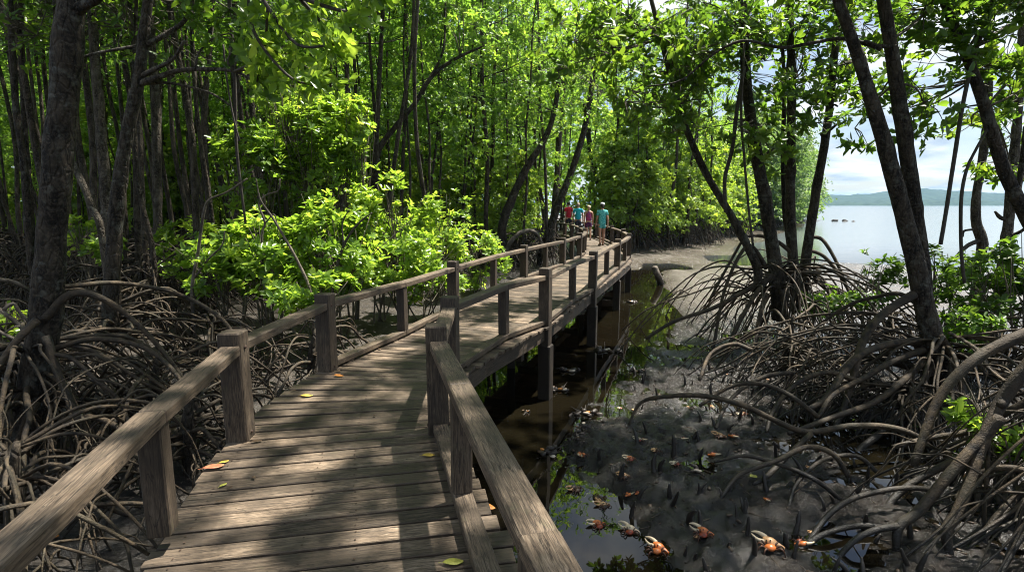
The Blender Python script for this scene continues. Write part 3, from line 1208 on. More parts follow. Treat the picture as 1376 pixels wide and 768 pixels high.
stem_part(t, [(150, 300, 8.2, 8), (158, 230, 8.3, 7), (170, 170, 8.4, 6), (178, 120, 8.5, 6)], name='branch')
stilt_roots(t, (TP[1][0], 8.0, 0), 44, (.3, 1.0), (.9, 2.4), (.02, .042), rg, hop=.5, trunk_r=.16)
top = TP[-1]
crown_from_blobs(t, [((top[0] + a, top[1] + b, top[2] + c), (1.6, 1.6, .9), 110) for a, b, c in ((0, 0, 0), (-1.8, .6, -.6), (1.7, .9, -.5))], 'leaf_dark', .15, rg, TP[-3:])
# twiggy leaves round the forked limb
crown_from_blobs(t, [pxblob(330, 40, 7.6, 55, 40, .7, 42), pxblob(290, -5, 7.8, 60, 30, .7, 40), pxblob(385, 85, 7.2, 40, 30, .6, 26)], 'leaf_dark', .15, rg, np.array([at(315, 96, 7.6), at(262, -15, 8.3)]))

# --- more trunks that stand out on the left
LEFT_T = [
    ('straight mid-grey trunk between the thickest trunk and the slanting one', [(150, 345, 10.2, 10), (145, 300, 10.2, 9), (141, 240, 10.2, 9), (136, 180, 10.2, 8.5), (130, 110, 10.2, 8), (126, 50, 10.2, 7.5), (121, -20, 10.2, 7), (116, -140, 10.2, 6)], 26),
    ('upright ringed grey trunk on high arching roots, right of the slanting trunk', [(213, 335, 12.2, 8), (212, 300, 12.2, 7.5), (211, 240, 12.2, 7.5), (210, 170, 12.2, 7.5), (208, 110, 12.2, 7), (204, 60, 12.2, 6.5), (203, -20, 12.2, 6), (200, -120, 12.2, 5)], 34),
    ('wavy slim trunk second from the far left edge of the forest', [(42, 345, 11, 7), (38, 290, 11, 6.5), (32, 220, 11, 6), (22, 150, 11, 5.5), (18, 90, 11, 5.5), (14, 20, 11, 5), (10, -100, 11, 5)], 14),
    ('slim trunk just left of the thickest trunk, swaying inwards', [(44, 330, 12.5, 6), (40, 260, 12.5, 5), (34, 190, 12.5, 5), (31, 110, 12.5, 4.5), (28, 30, 12.5, 4), (26, -80, 12.5, 4)], 10),
    ('dark thin trunk leaning left from behind the straight mid-grey one', [(137, 318, 9.2, 6), (124, 280, 9.2, 6), (110, 245, 9.2, 5.5), (96, 215, 9.3, 5), (84, 170, 9.4, 5), (78, 90, 9.5, 4.5), (72, -60, 9.6, 4)], 10),
    ('thin trunk that curves down to roots right of the slanting trunk', [(207, 352, 10.5, 4.5), (200, 310, 10.5, 4.5), (190, 270, 10.5, 4), (183, 220, 10.5, 3.6), (180, 140, 10.5, 3.4), (182, 40, 10.6, 3), (186, -80, 10.6, 3)], 14),
    ('lone trunk with a bare elbow limb, behind the tallest bright shrub', [(505, 275, 17, 5), (505, 210, 17, 5), (508, 140, 17, 4.6), (511, 80, 17, 4), (514, 20, 17, 3.5), (516, -60, 17, 3)], 10),
]
for lab, pts, nr in LEFT_T:
    P, r = px_line(pts)
    g = gz(P[0][0], P[0][1])
    t = empty('mangrove_tree', (P[0][0], P[0][1], g))
    tag(t, lab, 'tree')
    r = r * .74
    # carry the trunk down to the mud
    P = np.vstack([[(P[0][0], P[0][1], g - .2)], P])
    r = np.concatenate([[r[0] * 1.1], r])
    mb = MB()
    tube(mb, P - np.array(t.location), r, 10, 6, .10, seed=random.randint(0, 999), knots=.6)
    mb.build('trunk', M['bark_grey' if 'grey' in lab else 'bark'], t)
    stilt_roots(t, (P[1][0], P[1][1], 0), nr, (.3, 1.3), (.8, 2.2), (.018, .036), rg, hop=.4, trunk_r=.1, sides=6)
    top = P[-1]
    crown_from_blobs(t, [((top[0] + a, top[1] + b, top[2] + c), (1.5, 1.5, 1.1), 90) for a, b, c in ((0, 0, .4), (-1.3, .4, -.8), (1.2, .7, -.6))], 'leaf_dark', .15, rg, P[-2:], k=6)

# leaning dark limbs in front of the sunlit wall
t = empty('mangrove_tree', (at(503, 290, 17.5)[0], 17.5, -.8))
tag(t, 'long slanting bare limb tree rising right across the sunlit green wall', 'tree')
o, TP, TR = stem_part(t, [(498, 345, 17.5, 6), (500, 270, 17.5, 6), (508, 205, 17.5, 5.5), (530, 172, 17.5, 5), (558, 138, 17.5, 4.5), (575, 110, 17.5, 4), (592, 92, 17.5, 3.5), (618, 76, 17.5, 3), (650, 62, 17.5, 2)], sides=9, knots=.4)
stem_part(t, [(575, 110, 17.5, 3), (595, 70, 17.6, 2.4), (598, 20, 17.8, 2), (600, -40, 18, 1.6)], name='branch', sides=7)
stilt_roots(t, (TP[0][0], 17.5, 0), 12, (.3, 1.1), (.8, 1.8), (.02, .035), rg, hop=.3, sides=6)
crown_from_blobs(t, [pxblob(640, 50, 17.5, 50, 28, .9, 70), pxblob(600, 20, 17.8, 40, 30, .9, 70)], 'leaf', .17, rg, TP[-2:])
LEAN = [('trunk leaning right over a pale bowed root, beyond the bright shrubs', [(672, 345, 21, 6), (676, 300, 21, 6), (690, 262, 21, 5.5), (708, 225, 21, 5), (730, 190, 21, 4), (745, 150, 21, 3.6), (752, 90, 21, 3)]),
        ('twin-lean dark trunk left of the walkers, crossing behind the rail', [(728, 345, 23, 6), (738, 310, 23, 5.5), (752, 270, 23, 5), (770, 225, 23, 4.5), (785, 175, 23, 4), (795, 120, 23, 3.5), (800, 50, 23, 3)]),
        ('straight pale-barked trunk just left of the walkers', [(741, 340, 26, 5), (743, 300, 26, 4.5), (748, 250, 26, 4.2), (751, 190, 26, 4), (757, 120, 26, 3.4), (760, 30, 26, 3)]),
        ('trunk leaning left, behind the walkers', [(836, 345, 33, 5), (828, 310, 33, 4.6), (815, 275, 33, 4.2), (803, 243, 33, 4), (793, 200, 33, 3.6), (786, 140, 33, 3)])]
for lab, pts in LEAN:
    P, r = px_line(pts)
    g = gz(P[0][0], P[0][1])
    t = empty('mangrove_tree', (P[0][0], P[0][1], g))
    tag(t, lab, 'tree')
    P = np.vstack([[(P[0][0], P[0][1], g - .2)], P])
    r = np.concatenate([[r[0]], r])
    mb = MB()
    tube(mb, P - np.array(t.location), r, 9, 6, .10, seed=random.randint(0, 999), knots=.4)
    mb.build('trunk', M['bark_grey' if 'pale' in lab and 'barked' in lab else 'bark'], t)
    stilt_roots(t, (P[1][0], P[1][1], 0), 16, (.3, 1.3), (.8, 2.0), (.022, .04), rg, hop=.4, trunk_r=.1, sides=6)
    top = P[-1]
    crown_from_blobs(t, [((top[0] + a, top[1] + b, top[2] + c), (1.8, 1.6, 1.3), 90) for a, b, c in ((0, 0, .6), (-1.5, .4, -.8), (1.4, .7, -.4))], 'leaf', .17, rg, P[-2:], k=6)
    if 'bowed' in lab:
        px_root(t, [(678, 345, 20.5, 5), (684, 328, 20.5, 5), (697, 314, 20.6, 5), (712, 310, 20.8, 4.6), (724, 318, 20.9, 4.2), (731, 345, 21, 4)], 'root_pale', sides=8)

# --- the cluster on the right, raised on a cage of stilt roots
cb = at(1052, 392, 10.7)
CL = [('leftmost leaning trunk of the root-caged cluster by the bay', 10.3, [(1018, 362, None, 9), (1004, 330, None, 8), (984, 292, None, 7.5), (962, 256, None, 7), (943, 222, None, 7), (925, 180, None, 6.5), (910, 140, None, 6), (900, 100, None, 5.5), (888, 50, None, 5), (870, -20, None, 4)], 16),
      ('thickest trunk of the root-caged cluster by the bay', 10.5, [(1047, 400, None, 17), (1042, 360, None, 14), (1036, 320, None, 12.5), (1028, 270, None, 12), (1018, 215, None, 11.5), (1009, 160, None, 10.5), (1003, 110, None, 10), (1000, 50, None, 9.5), (996, -20, None, 8.5), (990, -120, None, 7)], 28),
      ('straight dark trunk in the middle of the cluster by the bay', 10.9, [(1070, 390, None, 12), (1066, 350, None, 9.5), (1063, 300, None, 9), (1062, 240, None, 9), (1063, 180, None, 8.5), (1064, 110, None, 8), (1062, 40, None, 7.5), (1058, -40, None, 7), (1052, -140, None, 5)], 20),
      ('right trunk of the cluster by the bay, with two broken twig stubs', 11.1, [(1080, 380, None, 11), (1084, 340, None, 9.5), (1090, 300, None, 9), (1098, 250, None, 8.5), (1107, 200, None, 8), (1114, 150, None, 7.5), (1120, 90, None, 7), (1125, 30, None, 6.5), (1128, -50, None, 5.5)], 22)]
CLUSTER = []
for lab, Y, pts, nr in CL:
    pts = [(p[0], p[1], Y, p[3]) for p in pts]
    P, r = px_line(pts)
    t = empty('mangrove_tree', (P[0][0], Y, P[0][2]))
    tag(t, lab, 'tree', 'trunks of the raised mangrove cluster by the bay')
    mb = MB()
    P2 = np.vstack([[(P[0][0], Y, P[0][2] - .45)], P])
    tube(mb, P2 - np.array(t.location), np.concatenate([[r[0] * .7], r]) * .66, 14, 6, .06, seed=random.randint(0, 999), knots=.6)
    mb.build('trunk', M['bark'], t)
    CLUSTER.append((t, P, r))
    stilt_roots(t, (P[0][0], Y, 0), nr, (.75, 1.5), (1.1, 3.4), (.020, .042), rg, hop=.5, trunk_r=.12, sides=7)
t, P, r = CLUSTER[3]
for b_ in [[(1112, 163, 11.1, 3), (1119, 142, 11, 2.2), (1126, 143, 10.9, 1.6)], [(1103, 182, 11.1, 4), (1117, 173, 11, 3), (1127, 165, 10.9, 1.6)]]:
    stem_part(t, b_, name='branch', sides=6)
t, P, r = CLUSTER[2]
stem_part(t, [(1060, 330, 11.0, 4), (1054, 280, 11.1, 4), (1052, 200, 11.1, 4), (1054, 120, 11.1, 3.6), (1050, 40, 11.1, 3)], name='branch', sides=8)
# hand-laid roots of the cage
t, P, r = CLUSTER[1]
for r_ in [[(1040, 372, 10.4, 6), (1000, 392, 10.2, 5), (955, 415, 9.9, 4.5), (905, 432, 9.7, 4), (868, 455, 9.6, 3.5)],
           [(1030, 360, 10.4, 6), (1005, 330, 10.3, 4), (975, 385, 10.1, 3.6), (958, 470, 9.6, 3.4)],
           [(1030, 395, 10.2, 6), (1020, 430, 9.8, 5), (1012, 490, 9.2, 5)],
           [(1035, 370, 10.4, 6), (1012, 400, 10, 5), (985, 450, 9.6, 5), (975, 485, 9.3, 4)],
           [(1050, 390, 10.3, 6), (1058, 430, 9.9, 5), (1062, 470, 9.6, 5)]]:
    px_root(t, r_)
t, P, r = CLUSTER[3]
for r_ in [[(1088, 318, 11.1, 4), (1105, 322, 11.0, 4), (1122, 348, 10.8, 3.6), (1138, 385, 10.6, 3), (1146, 420, 10.4, 3)],
           [(1086, 335, 11.1, 4), (1108, 345, 11.0, 4), (1130, 372, 10.8, 3.6), (1150, 410, 10.6, 3.4), (1165, 445, 10.4, 3)],
           [(1080, 360, 11, 5), (1108, 380, 10.8, 4.4), (1140, 405, 10.5, 4), (1175, 420, 10.3, 3.5), (1200, 450, 10.2, 3)],
           [(1070, 345, 10.9, 5), (1040, 322, 10.8, 4), (1005, 318, 10.8, 3.4), (985, 345, 10.8, 3), (955, 400, 10.6, 3)]]:
    px_root(t, r_)
# crowns of the cluster: dark leaf masses across the top
rc = np.random.default_rng(31)
crown_from_blobs(CLUSTER[0][0], [pxblob(880, 70, 9.6, 95, 55, .9, 150), pxblob(790, 40, 9.0, 60, 38, .7, 46), pxblob(860, 135, 9.2, 45, 30, .5, 30), pxblob(930, 150, 10.2, 45, 40, .7, 44), pxblob(745, 95, 8.8, 34, 20, .4, 16), pxblob(865, 20, 9.6, 70, 30, .8, 60), pxblob(905, 190, 10, 26, 26, .5, 16)], 'leaf_dark', .165, rc, CLUSTER[0][1][-4:])
crown_from_blobs(CLUSTER[1][0], [pxblob(975, 70, 10.2, 70, 60, 1.0, 120), pxblob(975, 165, 10.2, 50, 35, .8, 44), pxblob(960, 20, 10.3, 90, 40, 1.0, 90), pxblob(1025, 195, 10.3, 40, 34, .6, 26), pxblob(1015, 110, 10.4, 40, 36, .6, 36)], 'leaf_dark', .16, rc, CLUSTER[1][1][-5:])
crown_from_blobs(CLUSTER[2][0], [pxblob(1060, 90, 10.9, 60, 70, 1.0, 90), pxblob(1085, 150, 10.8, 46, 38, .7, 40), pxblob(1050, 20, 11, 60, 40, .9, 70), pxblob(1035, 215, 10.8, 24, 20, .5, 10)], 'leaf_dark', .16, rc, CLUSTER[2][1][-5:])
crown_from_blobs(CLUSTER[3][0], [pxblob(1120, 70, 11.1, 60, 55, .9, 80), pxblob(1155, 110, 11, 40, 34, .7, 30), pxblob(1180, 30, 11.3, 60, 40, .8, 60), pxblob(1130, 5, 11, 60, 30, .8, 50)], 'leaf_dark', .16, rc, CLUSTER[3][1][-4:])

# --- double trunk on the right
db = at(1258, 500, 7.0)
t = empty('mangrove_tree', (db[0], 7.0, db[2]))
tag(t, 'mottled double trunk forking upwards in front of the bay, flared foot in the root tangle', 'tree')
o, TP, TR = stem_part(t, [(1270, 560, 6.95, 30), (1264, 500, 7, 25), (1252, 450, 7, 19), (1240, 400, 7, 17), (1230, 350, 7, 16), (1217, 300, 7, 15), (1204, 250, 7, 14.5), (1190, 200, 7, 13.5), (1174, 145, 7, 12.5), (1157, 90, 7, 11), (1142, 45, 7, 10), (1128, 5, 7, 9.5), (1112, -50, 7, 9), (1090, -140, 7, 8), (1075, -230, 7, 6)], sides=18, knots=.45, rough=.08)
o2, TP2, TR2 = stem_part(t, [(1244, 405, 7.12, 13), (1238, 350, 7.2, 14), (1228, 280, 7.25, 14), (1220, 215, 7.25, 13.5), (1212, 160, 7.25, 13), (1204, 110, 7.25, 12.5), (1196, 55, 7.25, 11.5), (1187, 0, 7.25, 11), (1178, -60, 7.25, 10), (1168, -150, 7.3, 9), (1160, -260, 7.3, 6)], sides=18, knots=.4, rough=.08)
stem_part(t, [(1184, 66, 7.1, 4), (1160, 58, 7.2, 4), (1128, 52, 7.3, 3.6), (1090, 58, 7.3, 3.4), (1050, 64, 7.4, 3), (1000, 55, 7.5, 2.6), (960, 72, 7.6, 2.2), (915, 108, 7.7, 1.8), (870, 116, 7.7, 1.2)], name='branch', sides=7)
stem_part(t, [(1204, 62, 7.2, 4), (1180, 62, 7.15, 4), (1162, 55, 7.1, 3)], name='branch', sides=7)
stem_part(t, [(1258, 490, 6.95, 13), (1270, 455, 6.9, 0.5)], name='branch', sides=7)
for r_ in [[(1228, 395, 6.95, 10), (1200, 412, 6.9, 9.5), (1176, 432, 6.8, 9), (1158, 462, 6.7, 8.5), (1148, 500, 6.5, 8), (1135, 545, 6.3, 7), (1122, 575, 6.1, 6)],
           [(1236, 458, 6.95, 9), (1195, 462, 6.8, 8), (1158, 475, 6.6, 8), (1135, 498, 6.4, 8), (1110, 535, 6.1, 7), (1085, 550, 5.9, 6)],
           [(1240, 470, 6.9, 8), (1200, 485, 6.6, 7), (1165, 505, 6.4, 6), (1120, 530, 6.0, 5), (1100, 560, 5.8, 5)],
           [(1246, 480, 6.9, 8), (1215, 510, 6.5, 7), (1175, 540, 6.1, 7), (1120, 560, 5.7, 6), (1060, 582, 5.4, 5)],
           [(1262, 450, 6.9, 8), (1278, 475, 6.8, 8), (1290, 505, 6.7, 7), (1298, 545, 6.5, 6)],
           [(1242, 415, 7.0, 6), (1210, 395, 7.2, 5), (1180, 398, 7.5, 4), (1140, 410, 7.8, 4), (1095, 440, 8.0, 3)],
           [(1250, 490, 6.9, 9), (1230, 530, 6.5, 8), (1190, 575, 6.0, 8), (1150, 610, 5.6, 7), (1130, 660, 5.2, 6)]]:
    px_root(t, r_)
stilt_roots(t, (TP[1][0], 7.0, 0), 44, (.35, 1.0), (1.2, 3.4), (.020, .042), rg, hop=.7, trunk_r=.2, az=(2.2, 5.6))
crown_from_blobs(t, [pxblob(1235, 130, 7.4, 34, 60, .5, 22), pxblob(1160, 150, 8.2, 30, 44, .5, 20), pxblob(1235, 20, 7.4, 40, 40, .7, 40), pxblob(1130, -60, 7.2, 90, 40, .9, 90), pxblob(1050, -90, 7.2, 80, 50, .9, 90), pxblob(1240, -80, 7.2, 90, 50, .9, 90),
                     ((TP[-1][0], TP[-1][1], TP[-1][2] + .5), (1.9, 1.8, .8), 170), ((TP[-1][0] - 1.9, TP[-1][1] - .8, TP[-1][2]), (1.5, 1.5, .8), 120), ((TP[-1][0] + 1.7, TP[-1][1] - .9, TP[-1][2] + .6), (1.6, 1.5, .8), 120)], 'leaf_dark', .155, rc, np.vstack([TP[-6:], TP2[-6:]]))

# --- leaning tree at the right edge
t = empty('mangrove_tree', (at(1425, 400, 7.6)[0], 7.6, -.9))
tag(t, 'dark trunk slanting in from the right edge over the bay', 'tree')
o, TP, TR = stem_part(t, [(1440, 520, 7.6, 15), (1428, 420, 7.6, 13), (1400, 335, 7.6, 12), (1376, 285, 7.6, 12), (1352, 235, 7.6, 11), (1336, 190, 7.6, 10.5), (1324, 145, 7.6, 10), (1310, 105, 7.6, 9.5), (1297, 70, 7.6, 9), (1282, 35, 7.6, 8), (1266, -5, 7.6, 7), (1245, -70, 7.6, 6)], sides=14, knots=.5)
stem_part(t, [(1366, 262, 7.6, 6), (1374, 220, 7.7, 5), (1378, 170, 7.8, 4)], name='branch', sides=7)
for b_ in [[(1322, 140, 7.6, 2), (1295, 145, 7.5, 1.4), (1280, 160, 7.4, 1.1), (1262, 172, 7.3, .8), (1232, 183, 7.2, .5)], [(1294, 143, 7.5, 1), (1310, 146, 7.6, .8), (1340, 144, 7.6, .6)]]:
    stem_part(t, b_, name='branch', sides=5, rough=.02, knots=0)
crown_from_blobs(t, [pxblob(1330, 50, 7.8, 70, 50, .9, 62), pxblob(1285, 85, 7.9, 60, 28, .7, 34), pxblob(1258, 112, 8.0, 40, 20, .5, 16), pxblob(1360, 110, 8, 44, 50, .8, 36), pxblob(1258, 45, 8.0, 44, 30, .5, 22), pxblob(1245, 140, 8.2, 30, 14, .4, 9), pxblob(1330, -30, 7.6, 90, 50, .9, 80), pxblob(1400, 20, 7.6, 60, 70, .8, 60), pxblob(1355, 210, 8.6, 34, 30, .5, 18), pxblob(1305, 168, 8.4, 36, 14, .4, 14)], 'leaf_dark', .15, rc, TP[-6:])
stilt_roots(t, (TP[0][0], 7.6, 0), 30, (.3, 1.2), (.9, 2.6), (.022, .045), rg, hop=.6, trunk_r=.2, az=(1.6, 5.6))

# slim trunks at the water's edge on the right
for lab, pts in [('slim crooked trunk standing at the water edge below the slanting tree', [(1318, 345, 11, 6), (1320, 325, 11, 6.5), (1312, 298, 11, 6), (1312, 262, 11, 5), (1320, 215, 11, 5), (1327, 150, 11, 5), (1329, 80, 11, 4.6), (1332, 10, 11, 4), (1334, -60, 11, 3)]),
                 ('slim pale-grey trunk furthest right at the water edge', [(1350, 345, 10, 7), (1354, 310, 10, 6), (1357, 270, 10, 6), (1362, 215, 10, 5.5), (1368, 150, 10, 5), (1373, 60, 10, 4.5), (1378, -40, 10, 4)])]:
    P, r = px_line(pts)
    g = gz(P[0][0], P[0][1])
    t = empty('mangrove_tree', (P[0][0], P[0][1], g))
    tag(t, lab, 'tree')
    P2 = np.vstack([[(P[0][0], P[0][1], g - .2)], P])
    mb = MB()
    tube(mb, P2 - np.array(t.location), np.concatenate([[r[0]], r]), 10, 6, .1, seed=random.randint(0, 99), knots=.6)
    mb.build('trunk', M['bark_grey'], t)
    stilt_roots(t, (P[0][0], P[0][1], 0), 10, (.3, .9), (.6, 1.4), (.015, .03), rg, hop=.3, sides=6)
    top = P[-1]
    crown_from_blobs(t, [((top[0], top[1], top[2]), (1.2, 1.0, .8), 70), pxblob(pts[5][0] + 18, pts[5][1] + 20, pts[0][2], 40, 36, .6, 34)], 'leaf_dark', .15, rc, P[-4:])
    if 'crooked' in lab:
        stem_part(t, [(1318, 322, 11, 4), (1300, 330, 10.8, 4), (1285, 345, 10.6, 3)], name='branch', sides=6)
        stem_part(t, [(1312, 308, 11, 2.4), (1296, 310, 11, 2.2), (1294, 318, 11, 1.2)], name='branch', sides=6)
    else:
        stem_part(t, [(1352, 318, 10, 3), (1370, 312, 9.8, 3), (1390, 295, 9.5, 2.6)], name='branch', sides=6)
        stem_part(t, [(1355, 296, 10, 4), (1344, 292, 10, 3.6), (1337, 284, 10, 2)], name='branch', sides=6)

# hanging aerial roots
for lab, pts, r in [('straight dark pole-like aerial root hanging slantwise before the bay', [(1264, 328, 7.2, 2.5), (1272, 280, 7.3, 2.5), (1282, 215, 7.4, 2.6), (1294, 140, 7.5, 2.6), (1308, 80, 7.6, 2.5), (1325, 30, 7.6, 2.6), (1340, -20, 7.6, 2.4)], 0),
                    ('thin bowed aerial root hanging beside the straight one', [(1296, 380, 7.4, 2), (1292, 340, 7.4, 2.1), (1291, 290, 7.4, 2.2), (1293, 255, 7.4, 2.2), (1300, 225, 7.5, 2), (1312, 200, 7.5, 1.8), (1330, 168, 7.6, 1.6)], 0),
                    ('long thin liana hanging in front of the dark forest', [(330, 300, 8.5, 1.6), (318, 200, 8.5, 2), (316, 120, 8.5, 2.2), (312, 60, 8.5, 2.4), (308, 0, 8.5, 2.6), (305, -60, 8.5, 2.6)], 0),
                    ('thinner liana beside the long one, slanting to it', [(322, 190, 8.4, 1.2), (312, 150, 8.4, 1.2), (304, 100, 8.4, 1.3), (300, 60, 8.4, 1.2)], 0),
                    ('hair-thin aerial root hanging between the cluster trunks', [(1012, 330, 9.8, 1.6), (1006, 280, 9.8, 1.6), (1000, 210, 9.8, 1.7), (996, 150, 9.8, 1.7), (1000, 60, 9.8, 1.6)], 0),
                    ('dark aerial root sagging left of the thickest cluster trunk', [(975, 285, 10, 2.4), (974, 240, 10, 2.6), (984, 200, 10, 2.6), (990, 150, 10, 2.6), (1000, 90, 10, 2.4)], 0)]:
    P, rr = px_line(pts)
    mb = MB()
    tube(mb, P - P[0], rr, 7, 5, .06, seed=4)
    o = mb.build('aerial_root', M['vine'])
    o.location = P[0]
    tag(o, lab, 'aerial root')

# --- tree just outside the right edge: only its roots reach the picture
t = empty('mangrove_tree', (5.2, 3.9, -.9))
tag(t, 'stout smooth grey-brown roots sweeping in from the lower right edge', 'tree')
for r_ in [[(1450, 415, 4.9, 16), (1400, 440, 4.9, 15), (1362, 455, 4.9, 13), (1320, 476, 4.9, 12), (1285, 505, 4.85, 11), (1262, 535, 4.8, 10), (1245, 575, 4.7, 9), (1228, 625, 4.6, 8)],
           [(1440, 400, 4.2, 15), (1400, 465, 4.2, 14), (1366, 510, 4.2, 14), (1342, 545, 4.2, 13), (1322, 590, 4.1, 12), (1305, 640, 4.0, 11), (1285, 690, 3.9, 11), (1272, 712, 3.85, 11), (1276, 745, 3.8, 9), (1290, 800, 3.75, 7)],
           [(1345, 560, 4.1, 12), (1318, 590, 4.1, 12), (1290, 620, 4.05, 11), (1258, 658, 4.0, 11), (1230, 690, 3.95, 11), (1207, 708, 3.9, 10), (1205, 750, 3.85, 8), (1208, 800, 3.8, 7)],
           [(1206, 706, 3.9, 8), (1175, 712, 3.9, 7), (1145, 728, 3.85, 6.5), (1120, 760, 3.8, 6), (1105, 800, 3.7, 5)],
           [(1440, 590, 4.6, 10), (1376, 596, 4.6, 10), (1330, 602, 4.6, 9), (1285, 618, 4.6, 9), (1240, 640, 4.55, 8), (1205, 665, 4.5, 8), (1180, 700, 4.4, 6)],
           [(1420, 620, 4.5, 9), (1380, 650, 4.3, 9), (1345, 690, 4.1, 9), (1322, 722, 4.0, 8), (1310, 770, 3.8, 7)],
           [(1440, 520, 4.7, 9), (1390, 535, 4.8, 8), (1340, 560, 4.9, 8), (1300, 580, 5.0, 7), (1250, 588, 5.1, 6), (1200, 600, 5.1, 5)],
           [(1345, 545, 4.15, 9), (1362, 520, 4.3, 8), (1400, 500, 4.6, 7)],
           [(1425, 690, 3.9, 9), (1390, 640, 4.0, 8), (1350, 628, 4.1, 7), (1310, 640, 4.2, 6), (1285, 670, 4.1, 5)],
           [(1330, 575, 4.1, 4), (1326, 640, 4.05, 4), (1322, 700, 4.0, 4), (1326, 790, 3.9, 4)]]:
    px_root(t, r_, sides=11)
stilt_roots(t, (5.4, 4.1, 0), 50, (.25, 1.1), (1.0, 2.8), (.018, .042), rg, hop=.7, trunk_r=.2, az=(2.0, 4.4))
mb = MB()
tube(mb, np.array([(.25, .2, -.4), (.2, .2, .6), (.35, .1, 2.2), (.3, -.1, 4.5), (.1, -.3, 7.0)]), [.26, .2, .17, .14, .09], 14, 6, .09, seed=3, knots=.5)
mb.build('trunk', M['bark'], t)
crown_from_blobs(t, [((5.3 + a, 3.6 + b, 6.0 + c), (1.8, 1.7, 1.0), 170) for a, b, c in ((0, 0, .6), (-1.9, .3, .1), (1.6, 1.2, .2), (-.6, 1.9, .4))] + [((a, b, c), (1.4, 1.2, .7), 150) for a, b, c in ((2.2, 4.2, 6.8), (.9, 5.4, 6.9), (2.2, 6.4, 7.0), (1.0, 3.6, 6.8), (3.6, 5.6, 7.0), (3.4, 3.4, 7.0), (3.0, 7.4, 7.2), (1.2, 7.4, 7.4))], 'leaf_dark', .155, rc, np.array([(4.6, 3.4, 6.2)]), thr=-.05)  # second list: unseen canopy over the channel, added to shade the near deck

# arching roots that cross the open mud in front (belonging to the tangle's own seedling trunks)
t = empty('mangrove_tree', tuple(un(1215, 560, -1.0)))
tag(t, 'low bare mangrove of long arching roots between the double trunk and the crab mud', 'tree')
base = np.array(t.location)
for r_ in [[(1262, 612, 5.4, 6), (1230, 585, 5.4, 7), (1190, 573, 5.4, 7), (1140, 572, 5.3, 6.5), (1085, 580, 5.2, 6.5), (1045, 566, 5.15, 6), (1000, 545, 5.2, 6), (950, 532, 5.35, 5.5), (900, 532, 5.5, 5), (862, 540, 5.7, 4), (845, 570, 5.6, 3)],
           [(1140, 640, 4.7, 6), (1120, 610, 4.75, 6), (1085, 600, 4.8, 6), (1045, 618, 4.7, 6), (1015, 628, 4.65, 5.5), (990, 640, 4.6, 5), (968, 670, 4.5, 4)],
           [(1090, 582, 5.1, 6), (1060, 610, 4.95, 6), (1030, 640, 4.75, 6), (1012, 650, 4.7, 4)],
           [(1130, 672, 4.55, 6), (1105, 650, 4.6, 5.5), (1070, 632, 4.7, 5), (1035, 620, 4.75, 4.5), (1000, 612, 4.8, 4), (960, 620, 4.8, 3)],
           [(1260, 658, 4.4, 6), (1220, 655, 4.4, 6), (1180, 660, 4.35, 6), (1140, 672, 4.3, 6), (1110, 695, 4.2, 6), (1085, 730, 4.0, 6), (1075, 745, 3.95, 5)],
           [(1185, 708, 4.1, 7), (1150, 706, 4.1, 7), (1110, 716, 4.0, 6), (1085, 730, 3.95, 7), (1070, 742, 3.9, 7)],
           [(1010, 470, 7.2, 5), (985, 462, 7.3, 4.5), (955, 475, 7.2, 4), (940, 510, 6.8, 4)],
           [(1065, 500, 6.4, 5), (1030, 505, 6.4, 5), (1000, 520, 6.3, 4.5), (975, 545, 6.1, 4), (962, 575, 5.8, 4)],
           [(1100, 560, 5.6, 5), (1060, 530, 5.8, 5), (1020, 515, 6.0, 4.5), (980, 520, 6.1, 4), (940, 545, 6.0, 4)],
           [(1150, 510, 6.3, 5), (1110, 500, 6.4, 5), (1070, 515, 6.3, 5), (1040, 550, 6.0, 4.5), (1030, 580, 5.8, 4)],
           [(1180, 635, 4.9, 5), (1150, 612, 5.0, 5), (1105, 618, 4.9, 4.5), (1070, 650, 4.6, 4), (1060, 680, 4.4, 4)]]:
    px_root(t, r_, sides=8)
stilt_roots(t, (base[0], base[1], 0), 34, (.15, .55), (.8, 2.2), (.016, .034), rg, hop=.7, trunk_r=.08, az=(1.4, 5.2))
stilt_roots(t, (base[0] - .6, base[1] + 1.0, 0), 20, (.15, .6), (.8, 2.0), (.016, .030), rg, hop=.7, trunk_r=.08, az=(1.4, 5.2))
mb = MB()
tube(mb, np.array([(0, 0, -.2), (0, 0, .25), (.05, .0, .5)]), [.06, .055, .02], 9, 4, .1)
mb.build('trunk', M['bark'], t)
# root mats further back on the right
for lab, x, y, n in (('tangled root mat behind the double trunk under green shrubs', 6.6, 9.2, 34), ('root mat between the cluster and the double trunk', 4.4, 8.3, 20), ('root mat at the right under the shore shrubs', 8.2, 7.4, 34)):
    t = empty('mangrove_tree', (x, y, gz(x, y)))
    tag(t, lab, 'tree')
    mb = MB()
    tube(mb, np.array([(0, 0, -.3), (0, 0, .4), (.06, .02, .9)]), [.07, .06, .02], 9, 4, .1)
    mb.build('trunk', M['bark'], t)
    stilt_roots(t, (x, y, 0), n, (.2, .8), (.9, 2.6), (.016, .036), rg, hop=.6, trunk_r=.1)
